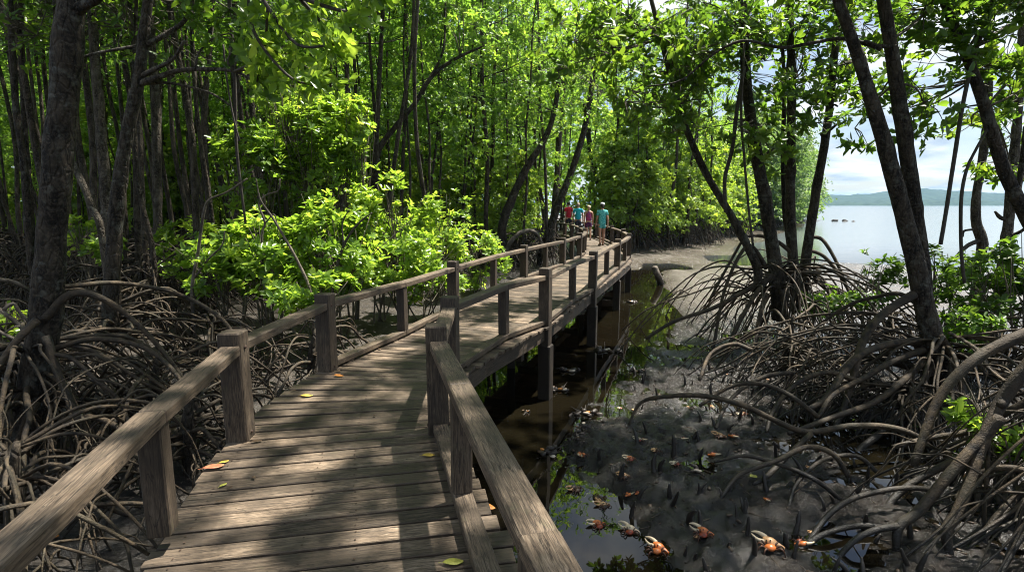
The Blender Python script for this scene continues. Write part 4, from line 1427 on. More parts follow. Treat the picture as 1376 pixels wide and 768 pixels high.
# left fringe: roots of a tree outside the left edge, a patch of light put into their paler bark colour
t = empty('mangrove_tree', (-6.2, 6.0, gz(-6.2, 6.0)))
tag(t, 'pale root bundle fanning out at the far left edge', 'tree')
mb = MB()
tube(mb, np.array([(-.5, .2, -.3), (-.45, .1, .8), (-.35, 0, 1.5), (-.6, .1, 3.5), (-.9, .2, 7)]), [.2, .17, .14, .12, .08], 12, 6, .1, knots=.5)
mb.build('trunk', M['bark'], t)
stilt_roots(t, (-6.5, 6.0, 0), 40, (.4, 1.5), (.8, 2.2), (.02, .05), rg, mat='root_pale', hop=.6, trunk_r=.14)
for lab, x, y, n in (('low root mat along the left rail, nearest the viewer', -3.6, 3.6, 36), ('root mat behind the tall left rail post', -3.9, 5.6, 34), ('spread of roots below the bright shrubs, left of the walk', -4.6, 8.0, 34), ('thin root tangle squeezed between the near left rail and the thick trunk', -3.2, 2.6, 34), ('thin root tangle behind the gap between the two tall left posts', -3.0, 4.7, 34), ('thin root tangle under the low shrub by the left kick rail', -2.7, 7.0, 26)):
    t = empty('mangrove_tree', (x, y, gz(x, y)))
    tag(t, lab, 'tree')
    mb = MB()
    tube(mb, np.array([(0, 0, -.3), (0, 0, .4), (.06, .02, .8)]), [.07, .06, .02], 9, 4, .1)
    mb.build('trunk', M['bark'], t)
    stilt_roots(t, (x, y, 0), n, (.15, .75), (.8, 2.2), (.016, .038), rg, hop=.6, trunk_r=.1)
# ------------------------------------------------------------------ shrubs
def shrub(name, label, x, y, zc, rx, rz, n, leaf, mat, rng, cat='shrub', group=None, stems=7, k=7, ry=None):
    g = gz(x, y)
    t = empty(name, (x, y, g))
    tag(t, label, cat, group)
    mb = MB()
    for i in range(stems):
        a = rng.uniform(0, 6.28)
        e = np.array((math.cos(a) * rx * rng.uniform(.2, .8), math.sin(a) * rx * rng.uniform(.2, .7), zc - g + rz * rng.uniform(-.3, .75)))
        b = np.array((rng.normal(0, .12) * rx, rng.normal(0, .12) * rx, -.15))
        m_ = b * .4 + e * .6 + np.array((rng.normal(0, .15), rng.normal(0, .15), -.1 * rx))
        tube(mb, np.array([b, m_ * .5 + b * .5 + rng.normal(0, .05, 3), m_, e]), [.022, .018, .013, .006], 6, 4, .08)
        for j in range(3):
            q = e + np.array((rng.normal(0, .4) * rx, rng.normal(0, .4) * rx, rng.uniform(-.3, .4) * rz))
            tube(mb, np.array([m_, (m_ + q) / 2 + rng.normal(0, .06, 3), q]), [.010, .007, .004], 5, 3, 0, cap=False)
    mb.build('stem', M['twig'], t)
    blocks = []
    zc, rz = zc - .10, rz + .12
    c = np.array((0, 0, zc - g))
    P = blob_points(c, (rx, ry or rx, rz), int(n * 1.45), rng, 1.9, -.05, .3)
    P += np.stack([fbm(P, 1.3, 2, s) for s in (1, 2, 3)], 1) * .16 * rx
    A = norm((P - c) / np.array((rx, rx, rz))) * .45 + np.array((0, 0, .75)) + rng.normal(0, .3, P.shape)
    blocks.append(rosettes(P, A, k, leaf * .84, rng, 1.0))
    mesh_obj('foliage', leaf_mesh('foliage', blocks, M[mat]), t)
    return t


rb = np.random.default_rng(77)
for lab, px, py, Y, rxp, rzp, n, leaf in [
    ('bright shrub lowest and nearest of the sunlit row, by the root mats', 300, 352, 9.2, 50, 34, 110, .19),
    ('broad sunlit yellow-green shrub behind the tall left rail post', 362, 335, 9.4, 66, 52, 230, .19),
    ('sunlit shrub with the largest leaves, in the middle of the bright row', 452, 322, 9.8, 78, 62, 330, .19),
    ('tall sunlit sapling shrub above the bright row, left part', 345, 225, 11.2, 56, 62, 210, .19),
    ('tallest sunlit shrub of the bright row, crown high against dark trunks', 425, 205, 11.6, 66, 78, 330, .19),
    ('rounded sunlit shrub with a pointed top, right of the large-leaved one', 505, 275, 11.2, 50, 50, 190, .18),
    ('sunlit shrub behind the second left rail post', 540, 338, 11.4, 66, 46, 260, .18),
    ('fine-leaved sunlit shrub near the right end of the bright row', 590, 300, 14.2, 50, 52, 260, .18),
    ('small sunlit shrub at the right end of the bright row', 640, 340, 15.5, 44, 36, 200, .17),
    ('low sunlit shrub whose leaves touch the left rail, below the large-leaved one', 420, 385, 8.6, 60, 20, 110, .18),
    ('low sunlit shrub close behind the middle of the left rail', 560, 372, 11.6, 60, 18, 110, .18),
    ('sunlit sapling crown high above the row, just under the overhanging branch', 385, 118, 11.9, 54, 44, 130, .18),
    ('sunlit sapling crown at the upper right of the row, level with the bare elbow limb', 460, 160, 11.5, 42, 40, 110, .18),
    ('dim shrub in the shade left of the bright row', 262, 330, 11.5, 44, 44, 110, .18),
    ('dark low shrub in front of the thickest trunk foot, far left', 20, 420, 7.5, 26, 20, 26, .18),
    ('dim shrub between the slanting trunk and the thickest trunk', 118, 315, 11.5, 40, 30, 70, .18),
]:
    c = at(px, py, Y)
    r_ = px_r(rxp, Y, c[2])
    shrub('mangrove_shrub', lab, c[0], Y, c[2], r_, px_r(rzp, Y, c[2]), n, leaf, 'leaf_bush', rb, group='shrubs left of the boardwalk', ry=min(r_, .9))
for lab, px, py, Y, rxp, rzp, n, leaf in [
    ('dark green shrub left of the double trunk, against the water', 1172, 372, 9.6, 34, 34, 60, .15),
    ('dark green shrub right behind the double trunk', 1265, 365, 9.4, 42, 36, 80, .16),
    ('wide dark green shrub under the slim water-edge trunks', 1330, 380, 8.6, 56, 44, 130, .17),
    ('low dark shrub between the cluster roots and the double trunk', 1110, 400, 9.6, 36, 14, 40, .15),
    ('dark shrub at the right edge below the slanting tree', 1375, 345, 8.2, 34, 44, 70, .17),
    ('low green shrub right of the double trunk foot', 1300, 428, 8.0, 50, 24, 70, .17),
    ('few glossy leaves of a seedling among the right-hand roots', 1320, 545, 4.6, 36, 22, 22, .13),
    ('second glossy seedling at the right edge among roots', 1372, 575, 4.4, 22, 18, 10, .13),
]:
    c = at(px, py, Y)
    r_ = px_r(rxp, Y, c[2])
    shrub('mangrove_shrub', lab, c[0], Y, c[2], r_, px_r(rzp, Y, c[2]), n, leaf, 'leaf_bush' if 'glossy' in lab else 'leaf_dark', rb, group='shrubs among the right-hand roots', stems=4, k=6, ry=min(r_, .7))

for lab, lines in [
    ('bare pale forked sapling stem in front of the dim shrubs', [[(258, 395, 8.6, 2.2), (266, 340, 8.6, 2), (274, 285, 8.6, 1.8), (282, 268, 8.6, 1.6), (305, 258, 8.5, 1.4), (332, 240, 8.4, 1)], [(262, 372, 8.6, 1.6), (280, 348, 8.5, 1.4), (298, 330, 8.4, 1), (302, 310, 8.4, .8)]]),
    ('long pale leaning stem crossing the lower bright shrubs', [[(418, 398, 8.4, 2), (402, 355, 8.4, 1.9), (384, 322, 8.4, 1.7), (366, 292, 8.4, 1.5), (350, 268, 8.4, 1.1), (344, 240, 8.4, .8)]]),
    ('crooked bare white twig beside the liana', [[(352, 330, 8.8, 1.6), (356, 300, 8.8, 1.5), (348, 275, 8.8, 1.3), (358, 262, 8.8, 1.2), (374, 256, 8.7, 1), (376, 240, 8.7, .7)], [(356, 300, 8.8, 1.1), (368, 288, 8.7, .9), (372, 300, 8.7, .6)]]),
    ('thin dark stem with forks rising through the large-leaved shrub', [[(446, 400, 8.9, 2.2), (455, 350, 8.9, 2), (468, 318, 8.9, 1.8), (486, 296, 8.9, 1.3), (500, 286, 8.9, .9)], [(462, 330, 8.9, 1.3), (460, 300, 8.9, 1), (470, 280, 8.9, .7)]])]:
    mb = MB()
    o0 = None
    for pts in lines:
        P, r = px_line(pts)
        if o0 is None:
            o0 = P[0].copy()
            g0 = gz(P[0][0], P[0][1])
            P = np.vstack([[(P[0][0], P[0][1] + .02, g0 - .1)], P])
            r = np.concatenate([[r[0]], r])
        tube(mb, P - o0, r, 6, 5, .05)
    o = mb.build('bare_sapling', M['root_pale'] if 'dark' not in lab else M['vine'])
    o.location = o0
    tag(o, lab, 'sapling')

# leaves overhanging at the top left, close to the viewer
t = empty('overhanging_branch', tuple(at(330, 10, 5.6)))
tag(t, 'leafy branch hanging into the top of the picture, big near leaves in whorls', 'branch')
off = np.array(t.location)
mb = MB()
ends = []
for pts in [[(250, -90, 6.2, 7), (330, -40, 6.0, 5), (400, -5, 5.8, 3), (460, 15, 5.6, 2.4), (492, 18, 5.5, 2)], [(330, -40, 6.0, 4), (360, 10, 5.9, 2.6), (400, 60, 5.8, 2), (452, 60, 5.7, 1.6)], [(330, -40, 6.0, 4), (340, 40, 6.0, 2.4), (385, 100, 6.0, 1.8), (420, 115, 6.0, 1.4)], [(400, -5, 5.8, 3), (440, 40, 5.9, 2), (455, 62, 5.9, 1.4)], [(360, 10, 5.9, 2), (355, 70, 6.2, 1.6), (345, 110, 6.3, 1.2)], [(400, -5, 5.8, 2), (450, -25, 5.6, 2), (510, -12, 5.5, 1.6)]]:
    P, r = px_line(pts)
    tube(mb, P - off, r, 7, 5, .06)
    ends.append(P)
mb.build('branch', M['vine'], t)
C, A = [], []
for P in ends:
    Q = catmull(P, 6)
    for q in Q[4::2]:
        C.append(q + rb.normal(0, .10, 3))
        A.append(np.array((.3, -.3, .3)) + rb.normal(0, .6, 3))
    for _ in range(3):
        C.append(Q[-1] + rb.normal(0, .06, 3))
        A.append(np.array((.5, -.3, -.1)) + rb.normal(0, .5, 3))
for _ in range(70):
    q = at(rb.uniform(330, 480), rb.uniform(-30, 130), rb.uniform(5.8, 7.0))
    C.append(q)
    A.append(np.array((.2, -.2, .5)) + rb.normal(0, .5, 3))
mesh_obj('foliage', leaf_mesh('foliage', [rosettes(np.array(C) - off, np.array(A), 7, .16, rb, 1.0)], M['leaf_bush']), t)  # brighter shrub leaf colour stands in for backlight here

# ------------------------------------------------------------------ forest of slender trees
def forest_proto(seed, H, r0, low, n, leaf, crad, nroots, dense_low=False):
    rng = np.random.default_rng(seed)
    k = 8
    lean = rng.normal(0, .035, 2) * H
    z = np.linspace(-.3, H, k)
    P = np.stack([lean[0] * np.maximum(z / H, 0) ** 1.3 + rng.normal(0, .09, k), lean[1] * np.maximum(z / H, 0) ** 1.3 + rng.normal(0, .09, k), z], 1)
    P[:2, :2] *= .2
    mb = MB()
    tube(mb, P, np.linspace(r0, r0 * .35, k), 8, 4, .1, seed=seed, knots=.5)
    C, A = [], []
    nl = 15
    for i in range(nl):
        f = low + (1 - low) * (i + rng.uniform(0, .9)) / nl
        zi = f * H
        p = np.array([np.interp(zi, z, P[:, j]) for j in range(3)])
        a = i * 2.4 + rng.normal(0, .4)
        L = crad * rng.uniform(.55, 1.15) * (1 - .55 * max(0, f - .55) / .45)
        e = p + np.array((math.cos(a) * L, math.sin(a) * L, L * rng.uniform(.15, .75)))
        m_ = (p + e) / 2 + np.array((0, 0, -.10 * L)) + rng.normal(0, .08, 3)
        rr = r0 * (.42 - .2 * f)
        tube(mb, np.array([p, m_, e]), [rr, rr * .6, rr * .25], 5, 3, .06, cap=False)
        m = int(n / nl)
        B = e + rng.normal(0, 1, (m, 3)) * np.array((.52, .52, .30)) * L * .62
        B2 = p + (e - p) * rng.uniform(.25, 1, (m // 4, 1)) + rng.normal(0, .18, (m // 4, 3)) * L
        C.append(B)
        C.append(B2)
    C = np.concatenate(C)
    keep = fbm(C + seed * 7, 1.1, 2, 5) > -.22
    C = C[keep]
    ax = np.stack([np.interp(C[:, 2], z, P[:, j]) for j in range(3)], 1)
    A = norm(C - ax) * .5 + np.array((0, 0, .6)) + rng.normal(0, .35, C.shape)
    crown = leaf_mesh('crown', [rosettes(C, A, 6, leaf, rng, 1.0, .03, .5)], M['leaf'])
    for i in range(nroots):
        a = rng.uniform(0, 6.28)
        hh = rng.uniform(.4, 1.5)
        pts, rr = root_arch(np.array((np.interp(hh, z, P[:, 0]), np.interp(hh, z, P[:, 1]), hh)), a, rng.uniform(.5, 1.6), rng.uniform(.0, .2), rng.uniform(.016, .032), rng, zend=0.0)
        tube(mb, pts, rr, 5, 2, .05, cap=False)
    trunk = mb.mesh('trunk', M['bark_far'])
    return trunk, crown


PROTO = [forest_proto(100 + i, H, r0, low, n, lf, cr, nr) for i, (H, r0, low, n, lf, cr, nr) in enumerate([
    (13.5, .07, .34, 760, .14, 1.9, 16), (15, .085, .30, 900, .15, 2.1, 18), (12, .055, .30, 760, .14, 1.7, 14), (14.5, .08, .26, 950, .14, 2.0, 18),
    (11, .055, .24, 760, .14, 1.6, 14), (16, .10, .38, 900, .15, 2.3, 20), (13, .065, .20, 900, .14, 1.9, 16), (9, .06, .2, 800, .13, 1.4, 12), (15, .070, .50, 210, .17, 1.9, 22), (14, .052, .46, 210, .16, 1.7, 18), (16, .09, .54, 220, .17, 2.1, 26)])]
rf = np.random.default_rng(2024)
placed = []
BUSHY = [(o.location.x, o.location.y) for o in list(COL.objects) if o.name.startswith('mangrove_tree')]


def ok_spot(x, y, dmin):
    if walk_dist(x, y) < 1.9:
        return False
    for a, b in placed:
        if (a - x) ** 2 + (b - y) ** 2 < dmin * dmin:
            return False
    return True


def pix(x, y, z):
    zc = y * CP - (z - CAM_H) * SP
    return 688 + F_PX * x / zc, 384 - F_PX * (y * SP + (z - CAM_H) * CP) / zc


def forest_tree(x, y, label, group, kinds, scale=(.9, 1.12), mat=None, sink=0.0, low=False):
    tm, cm = PROTO[int(rf.choice(kinds))]
    g = gz(x, y)
    t = empty('slender_mangrove', (x, y, g - sink), rf.uniform(0, 6.28))
    s_ = rf.uniform(*scale)
    t.scale = (s_, s_, s_ * rf.uniform(.94, 1.06))
    t.rotation_euler = (rf.normal(0, .035), rf.normal(0, .035), t.rotation_euler[2])
    tag(t, label, 'tree', group)
    mesh_obj('trunk', tm, t)
    mesh_obj('crown', cm, t)
    placed.append((x, y))
    return t


sd1 = lambda x, y: float(shore_dist(np.array([x]), np.array([y]))[0])
cnt = 0
tries = 0
while cnt < 292 and tries < 20000:
    tries += 1
    y = 11.5 + 26 * rf.uniform() ** 1.05
    x = rf.uniform(-1.08 * y - 3, min(.32 * y + 4, 14))
    if y < 16 and x > -6.5:
        continue
    if y < 21 and x > -2.5:
        continue
    if sd1(x, y) < 1.5 or (x > 3.5 and y < 31):
        continue
    # keep the tidal flat right of the walk open
    if x > 4.6 and (y - 25.5) < (x - 4.6) * .55 + 4:
        continue
    dm = 1.12 if y < 26 else 1.4
    if not ok_spot(x, y, dm):
        continue
    u, v = pix(x, y, 0)
    if u < 330:
        if y > 33 and rf.uniform() < .6:
            continue
        lab, grp = 'slender dark trunk among many in the shady forest at the left', 'slender trees of the shady left forest'
    elif u < 740:
        lab, grp = 'slender tree of the sunlit forest wall behind the bright shrubs', 'slender trees of the sunlit middle forest'
    else:
        lab, grp = 'slender tree of the forest wall behind the end of the boardwalk', 'slender trees behind the end of the boardwalk'
    kinds = ([8, 9, 9, 10] if y < 24 else [0, 2, 4, 6, 9]) if u < 330 else ([8, 9, 5, 8, 2] if y < 24 else [1, 2, 3, 5, 6, 7, 9])
    forest_tree(x, y, lab, grp, kinds)
    cnt += 1

# young trees with low crowns that close the wall under the canopy
LOWP = [forest_proto(300 + i, H, r0, .10, n, lf, cr, nr) for i, (H, r0, n, lf, cr, nr) in enumerate([(4.2, .04, 420, .18, 1.15, 14), (3.2, .035, 330, .18, 1.0, 14), (5.5, .05, 560, .18, 1.3, 16)])]
for tm, cm in LOWP:
    cm.materials.clear()
    cm.materials.append(M['leaf_shore'])


def young_tree(x, y, label, group, scale=(.85, 1.2), k=None):
    tm, cm = LOWP[int(rf.integers(len(LOWP))) if k is None else k]
    t = empty('young_mangrove', (x, y, gz(x, y) - .02), rf.uniform(0, 6.28))
    s_ = rf.uniform(*scale)
    t.scale = (s_, s_, s_)
    tag(t, label, 'tree', group)
    mesh_obj('trunk', tm, t)
    mesh_obj('crown', cm, t)
    return t



cnt = tries = 0
while cnt < 84 and tries < 5000:
    tries += 1
    y = rf.uniform(19, 42)
    x = rf.uniform(-.95 * y, min(.2 * y, 5))
    if x < -.3 * y and y < 23:
        continue
    if walk_dist(x, y) < 2.0 or (y < 21 and x > -3) or sd1(x, y) < 2 or (x > 3.5 and y < 33):
        continue
    young_tree(x, y, 'young mangrove with a low crown under the tall forest', 'young mangroves under the tall forest')
    cnt += 1

# sunlit fringe on the far side of the flat, running out to the spit
FR = []
for i in range(64):
    s_ = rf.uniform() ** .8
    if s_ < .5:
        q = s_ / .5
        x, y = 5.2 + q * 5.6 + rf.normal(0, .3), 27.0 + q * 6.5 + rf.uniform(0, 5)
    else:
        q = (s_ - .5) / .5
        x, y = 10.8 + q * 8 + rf.normal(0, .5), 33.5 + q * 12 + rf.uniform(0, 7)
    if sd1(x, y) < .6 or walk_dist(x, y) < 1.6:
        continue
    FR.append((x, y))
for x, y in FR:
    young_tree(x, y, 'leafy young mangrove of the sunlit fringe beyond the pale flat', 'sunlit fringe beyond the pale flat', (1.0, 1.5), None)
for i in range(40):
    q = rf.uniform()
    x, y = 8.0 + q * 9 + rf.normal(0, .8), 34 + q * 14 + rf.uniform(0, 8)
    if sd1(x, y) > 1.2 and ok_spot(x, y, 1.3) and walk_dist(x, y) > 2:
        t = forest_tree(x, y, 'slender tree of the sunlit shore wood right of the walkers', 'sunlit shore wood right of the walkers', [2, 4, 6, 7], (.7, .95))
# spit: taller pale trees against the bay
SPIT = [forest_proto(400 + i, H, r0, .07, 1300, .26, 2.9, 20) for i, (H, r0) in enumerate([(11, .13), (9, .11)])]
for tm, cm in SPIT:
    cm.materials.clear()
    cm.materials.append(M['leaf_spit'])
n = 0
for i in range(90):
    q = rf.uniform()
    x, y = 21 + 31 * q + rf.normal(0, 1.0), 50 + 44 * q + rf.uniform(0, 9)
    if sd1(x, y) < .8:
        continue
    tm, cm = SPIT[int(rf.integers(2))]
    t = empty('shore_mangrove', (x, y, gz(x, y)), rf.uniform(0, 6.28))
    s_ = rf.uniform(.85, 1.2) * (1 - .22 * max(0, q - .55) / .45)
    t.scale = (s_, s_, s_)
    tag(t, 'pale green mangrove on the far spit beside the bay', 'tree', 'mangroves on the far spit')
    mesh_obj('trunk', tm, t)
    mesh_obj('crown', cm, t)
    n += 1
# far-off wood that closes the view behind
C = []
for i in range(9000):
    y = rf.uniform(48, 70)
    x = rf.uniform(-1.15 * y - 6, .20 * y)
    C.append((x, y, WATER + 1.0 + 17 * rf.uniform() ** .8))
C = np.array(C)
C = C[fbm(C, .35, 2, 3) > -.25]
bl = rosettes(C, np.array((0, -.3, .8)) + rf.normal(0, .5, C.shape), 5, .85, rf, 1.0, .35, .5)
o = mesh_obj('distant_wood', leaf_mesh('distant_wood', [bl], M['leaf']))
tag(o, 'far-off mangrove wood closing the view behind the forest', 'wood', kind='stuff')
# ------------------------------------------------------------------ crabs, breathing roots, litter
M['crab_claw'] = m_plain('crab_claw_orange', (.52, .14, .028), .38, .3, 25, .5)
M['crab_tip'] = m_plain('crab_claw_tip_cream', (.52, .42, .28), .4, .15, 25, .5)
M['crab_tan'] = m_plain('crab_claw_tan', (.58, .33, .15), .4, .25, 25, .5)
M['crab_red'] = m_plain('crab_shell_red', (.30, .050, .018), .4, .4, 30, .5)
M['crab_brown'] = m_plain('crab_shell_brown', (.075, .042, .022), .45, .5, 30, .5)
M['crab_leg'] = m_plain('crab_leg_dark', (.08, .035, .02), .5, .4, 30)
M['eye'] = m_plain('eye_black', (.01, .01, .01), .2)


def claw_geo(s):
    """big claw: swollen palm and two curved fingers, pointing along +X"""
    palm, fing = MB(), MB()

    def sq(V):
        V = V.copy()
        V[:, 2] *= 1 - .18 * V[:, 0]
        return V
    ellipsoid(palm, (.0, 0, 0), (.050 * s, .026 * s, .034 * s), 14, 10, noise=.05, squash=sq)
    tube(palm, np.array([(-.085 * s, .006 * s, -.012 * s), (-.06 * s, .003 * s, -.006 * s), (-.03 * s, 0, 0)]), [.014 * s, .018 * s, .022 * s], 9, 4, .05)
    tube(fing, np.array([(.030 * s, 0, .020 * s), (.062 * s, .002 * s, .028 * s), (.094 * s, .002 * s, .025 * s), (.120 * s, 0, .013 * s)]), [.017 * s, .013 * s, .009 * s, .003 * s], 9, 5, .04)
    tube(fing, np.array([(.034 * s, 0, -.018 * s), (.066 * s, -.002 * s, -.024 * s), (.094 * s, -.002 * s, -.016 * s), (.116 * s, 0, -.002 * s)]), [.014 * s, .011 * s, .008 * s, .003 * s], 9, 5, .04)
    return palm, fing


def make_crab(label, shell, palm, tip, group, size=1.0, big=True):
    t = empty('fiddler_crab', (0, 0, 0))
    tag(t, label, 'crab', group)
    b = MB()

    def sq(V):
        V = V.copy()
        V[:, 0] *= 1 + .30 * V[:, 1]
        V[:, 2] = np.where(V[:, 2] < 0, V[:, 2] * .7, V[:, 2])
        return V
    ellipsoid(b, (0, 0, .040 * size), (.046 * size, .036 * size, .028 * size), 16, 10, noise=.05, squash=sq, seed=3)
    b.build('carapace', M[shell], t)
    for sx in (-1, 1):
        for k in range(4):
            a = R(-38 + 32 * k) if sx > 0 else R(180 + 38 - 32 * k)
            d = np.array((math.cos(a), math.sin(a), 0))
            p0 = np.array((0, 0, .036 * size)) + d * .038 * size
            l = MB()
            tube(l, np.array([p0, p0 + d * .035 * size + (0, 0, .026 * size), p0 + d * .062 * size + (0, 0, .008 * size), p0 + d * .076 * size + (0, 0, -.040 * size)]), [.008 * size, .007 * size, .005 * size, .002 * size], 6, 4, .05)
            l.build('leg', M['crab_leg'], t)
    for sx in (-1, 1):
        e = MB()
        tube(e, np.array([(.014 * sx * size, .036 * size, .055 * size), (.016 * sx * size, .042 * size, .075 * size)]), [.003 * size, .003 * size], 6, 3, 0)
        ellipsoid(e, (.016 * sx * size, .043 * size, .080 * size), (.006 * size,) * 3, 8, 6)
        e.build('eye', M['eye'], t)
    pm, fg = claw_geo(size * (1.25 if big else .6))
    rot = Matrix.Rotation(R(150), 4, 'Z') @ Matrix.Rotation(R(-12), 4, 'Y') @ Matrix.Rotation(R(74), 4, 'X')
    mt = Matrix.Translation((.028 * size, .066 * size, .050 * size)) @ rot
    o = pm.build('claw', M[palm], t)
    o.data.transform(mt)
    f_ = fg.build('claw_finger', M[tip], o)
    f_.data.transform(mt)
    pm, fg = claw_geo(size * .3)
    o = pm.build('small_claw', M[shell], t)
    mt2 = Matrix.Translation((-.045 * size, .050 * size, .034 * size)) @ Matrix.Rotation(R(60), 4, 'Z')
    o.data.transform(mt2)
    f_ = fg.build('claw_finger', M[tip], o)
    f_.data.transform(mt2)
    return t


CR = 'fiddler crabs on the mud beside the boardwalk'
proto = {}
CRABS = [
    ('orange crab with red shell and cream-tipped claw, nearest the rail', 'crab_red', 'crab_claw', 'crab_tip', 806, 708, 1.25, 40, 'a'),
    ('red crab raising a long cream claw, between two orange ones in the pool', 'crab_red', 'crab_tip', 'crab_tip', 846, 716, 1.35, 5, 'b'),
    ('crab with the brightest orange claw held flat, in the pool', 'crab_claw', 'crab_claw', 'crab_tip', 882, 742, 1.5, -8, 'c'),
    ('orange-red crab alone on bare mud, pale fingers pointing left', 'crab_red', 'crab_claw', 'crab_tip', 945, 722, 1.4, 5, 'c2'),
    ('largest crab, with a tan claw, at the foot of the front roots', 'crab_claw', 'crab_tan', 'crab_tip', 1035, 741, 1.75, 0, 'd'),
    ('red crab beside the largest tan-clawed one', 'crab_red', 'crab_claw', 'crab_tip', 1074, 728, 1.1, -150, 'e'),
    ('small brown crab in the sky-blue pool', 'crab_brown', 'crab_brown', 'crab_tan', 776, 659, 1.2, 60, 'f'),
    ('brown crab at the pool rim, upper of two', 'crab_brown', 'crab_brown', 'crab_tan', 806, 668, 1.1, 140, 'f'),
    ('orange-brown crab at the pool rim, lower of two', 'crab_brown', 'crab_tan', 'crab_tan', 813, 681, 1.1, 40, 'g'),
    ('little red crab right of a dark breathing root', 'crab_red', 'crab_claw', 'crab_tip', 848, 623, 1.0, 30, 'h'),
    ('little red and cream crab in the middle of the mud', 'crab_red', 'crab_tip', 'crab_tip', 911, 627, 1.0, 70, 'i'),
    ('little red crab near the base of the arching roots', 'crab_red', 'crab_claw', 'crab_tip', 957, 613, 1.0, 200, 'h'),
    ('tan crab beside a red one under the long arching root', 'crab_brown', 'crab_tan', 'crab_tip', 968, 589, 1.2, 10, 'g'),
    ('pink-red crab right of the tan one under the long root', 'crab_red', 'crab_claw', 'crab_tip', 986, 588, 1.0, 160, 'h'),
    ('pale brown crab behind the tallest breathing roots', 'crab_brown', 'crab_tan', 'crab_tan', 884, 608, 1.0, 90, 'g'),
    ('orange crab by the leaf clump at the water rim', 'crab_claw', 'crab_claw', 'crab_tip', 784, 617, 1.1, 120, 'j'),
    ('tan crab behind a breathing root near the pool', 'crab_brown', 'crab_tan', 'crab_tip', 840, 645, 1.0, 30, 'g'),
    ('pink crab peeping out beside a thin breathing root', 'crab_red', 'crab_tip', 'crab_tip', 859, 594, .9, 20, 'i'),
]
for lab, sh, pa, ti, px, py, sz, rz, key in CRABS:
    if key in proto:
        t = copy_tree(proto[key])
        t['label'] = lab
    else:
        t = make_crab(lab, sh, pa, ti, CR, .72)
        proto[key] = t
    q = un(px, py, -.98)
    q = un(px, py, max(gz(q[0], q[1]), WATER) - .0)
    t.location = (q[0], q[1], max(gz(q[0], q[1]), WATER - .02) - .002)
    t.rotation_euler = (0, 0, R(rz))
    t.scale = (sz * .76,) * 3

# small crabs scattered singly over the mud
rq = np.random.default_rng(404)
n = 0
while n < 26:
    x, y = rq.uniform(1.0, 4.2), rq.uniform(3.6, 8.5)
    u, v = pix(x, y, -1.0)
    if not (740 < u < 1120 and 440 < v < 740) or walk_dist(x, y) < 1.1:
        continue
    t = copy_tree(proto['fghij'[int(rq.integers(5))]])
    t['label'] = 'small muddy crab no longer than a thumb on the open mud'
    t['group'] = 'small crabs scattered over the mud'
    t.location = (x, y, max(gz(x, y), WATER - .015) - .002)
    t.rotation_euler = (0, 0, rq.uniform(0, 6.28))
    t.scale = (rq.uniform(.35, .62),) * 3
    n += 1

# breathing roots
PN = []
for i in range(5):
    rng = np.random.default_rng(600 + i)
    mb = MB()
    h = rng.uniform(.10, .17)
    tube(mb, np.array([(0, 0, -.08), (rng.normal(0, .008), rng.normal(0, .008), h * .4), (rng.normal(0, .016), rng.normal(0, .016), h)]), [.019, .015, .006], 8, 5, .16, seed=i)
    PN.append(mb.mesh('breathing_root', None))
mpn = m_plain('breathing_root_bark', (.026, .022, .018), .5, .4, 40, .45, .4)
for me in PN:
    me.materials.append(mpn)
rp = np.random.default_rng(9)
GP = 'breathing roots on the open mud'
HERO_PN = [('tallest breathing root of a pair on the mud', 881, 637, 1.5), ('right-hand breathing root of the pair on the mud', 888, 637, 1.4), ('breathing root beside the tan crab', 834, 642, 1.5), ('thick breathing root in the middle of the lower mud', 928, 700, 1.6), ('breathing root at the rim of the mud near the dark log', 905, 607, 1.5),
           ('breathing root left of the little red crab', 856, 597, 1.3), ('stubby breathing root near the middle of the mud', 860, 664, 1.1), ('breathing root leaning right on the lower mud', 900, 665, 1.2)]
for lab, px, py, s_ in HERO_PN:
    q = un(px, py, -.97)
    o = mesh_obj('breathing_root', PN[int(rp.integers(5))])
    o.location = (q[0], q[1], gz(q[0], q[1]))
    o.rotation_euler = (rp.normal(0, .15), rp.normal(0, .15), rp.uniform(0, 6.28))
    o.scale = (s_ * 1.1, s_ * 1.1, s_)
    tag(o, lab, 'breathing root', GP)
n = 0
while n < 170:
    x, y = rp.uniform(.9, 5.0), rp.uniform(3.2, 9.5)
    u, v = pix(x, y, -.98)
    if not (800 < u < 1240 and 440 < v < 780) or gz(x, y) < WATER - .03 or walk_dist(x, y) < 1.1:
        continue
    if rp.uniform() > .35 + .65 * (u > 930):
        continue
    o = mesh_obj('breathing_root', PN[int(rp.integers(5))])
    o.location = (x, y, gz(x, y) - .01)
    o.rotation_euler = (rp.normal(0, .22), rp.normal(0, .22), rp.uniform(0, 6.28))
    s_ = rp.uniform(.6, 1.5)
    o.scale = (s_, s_, s_ * rp.uniform(.7, 1.2))
    tag(o, 'short dark peg-like breathing root standing in wet mud', 'breathing root', GP)
    n += 1

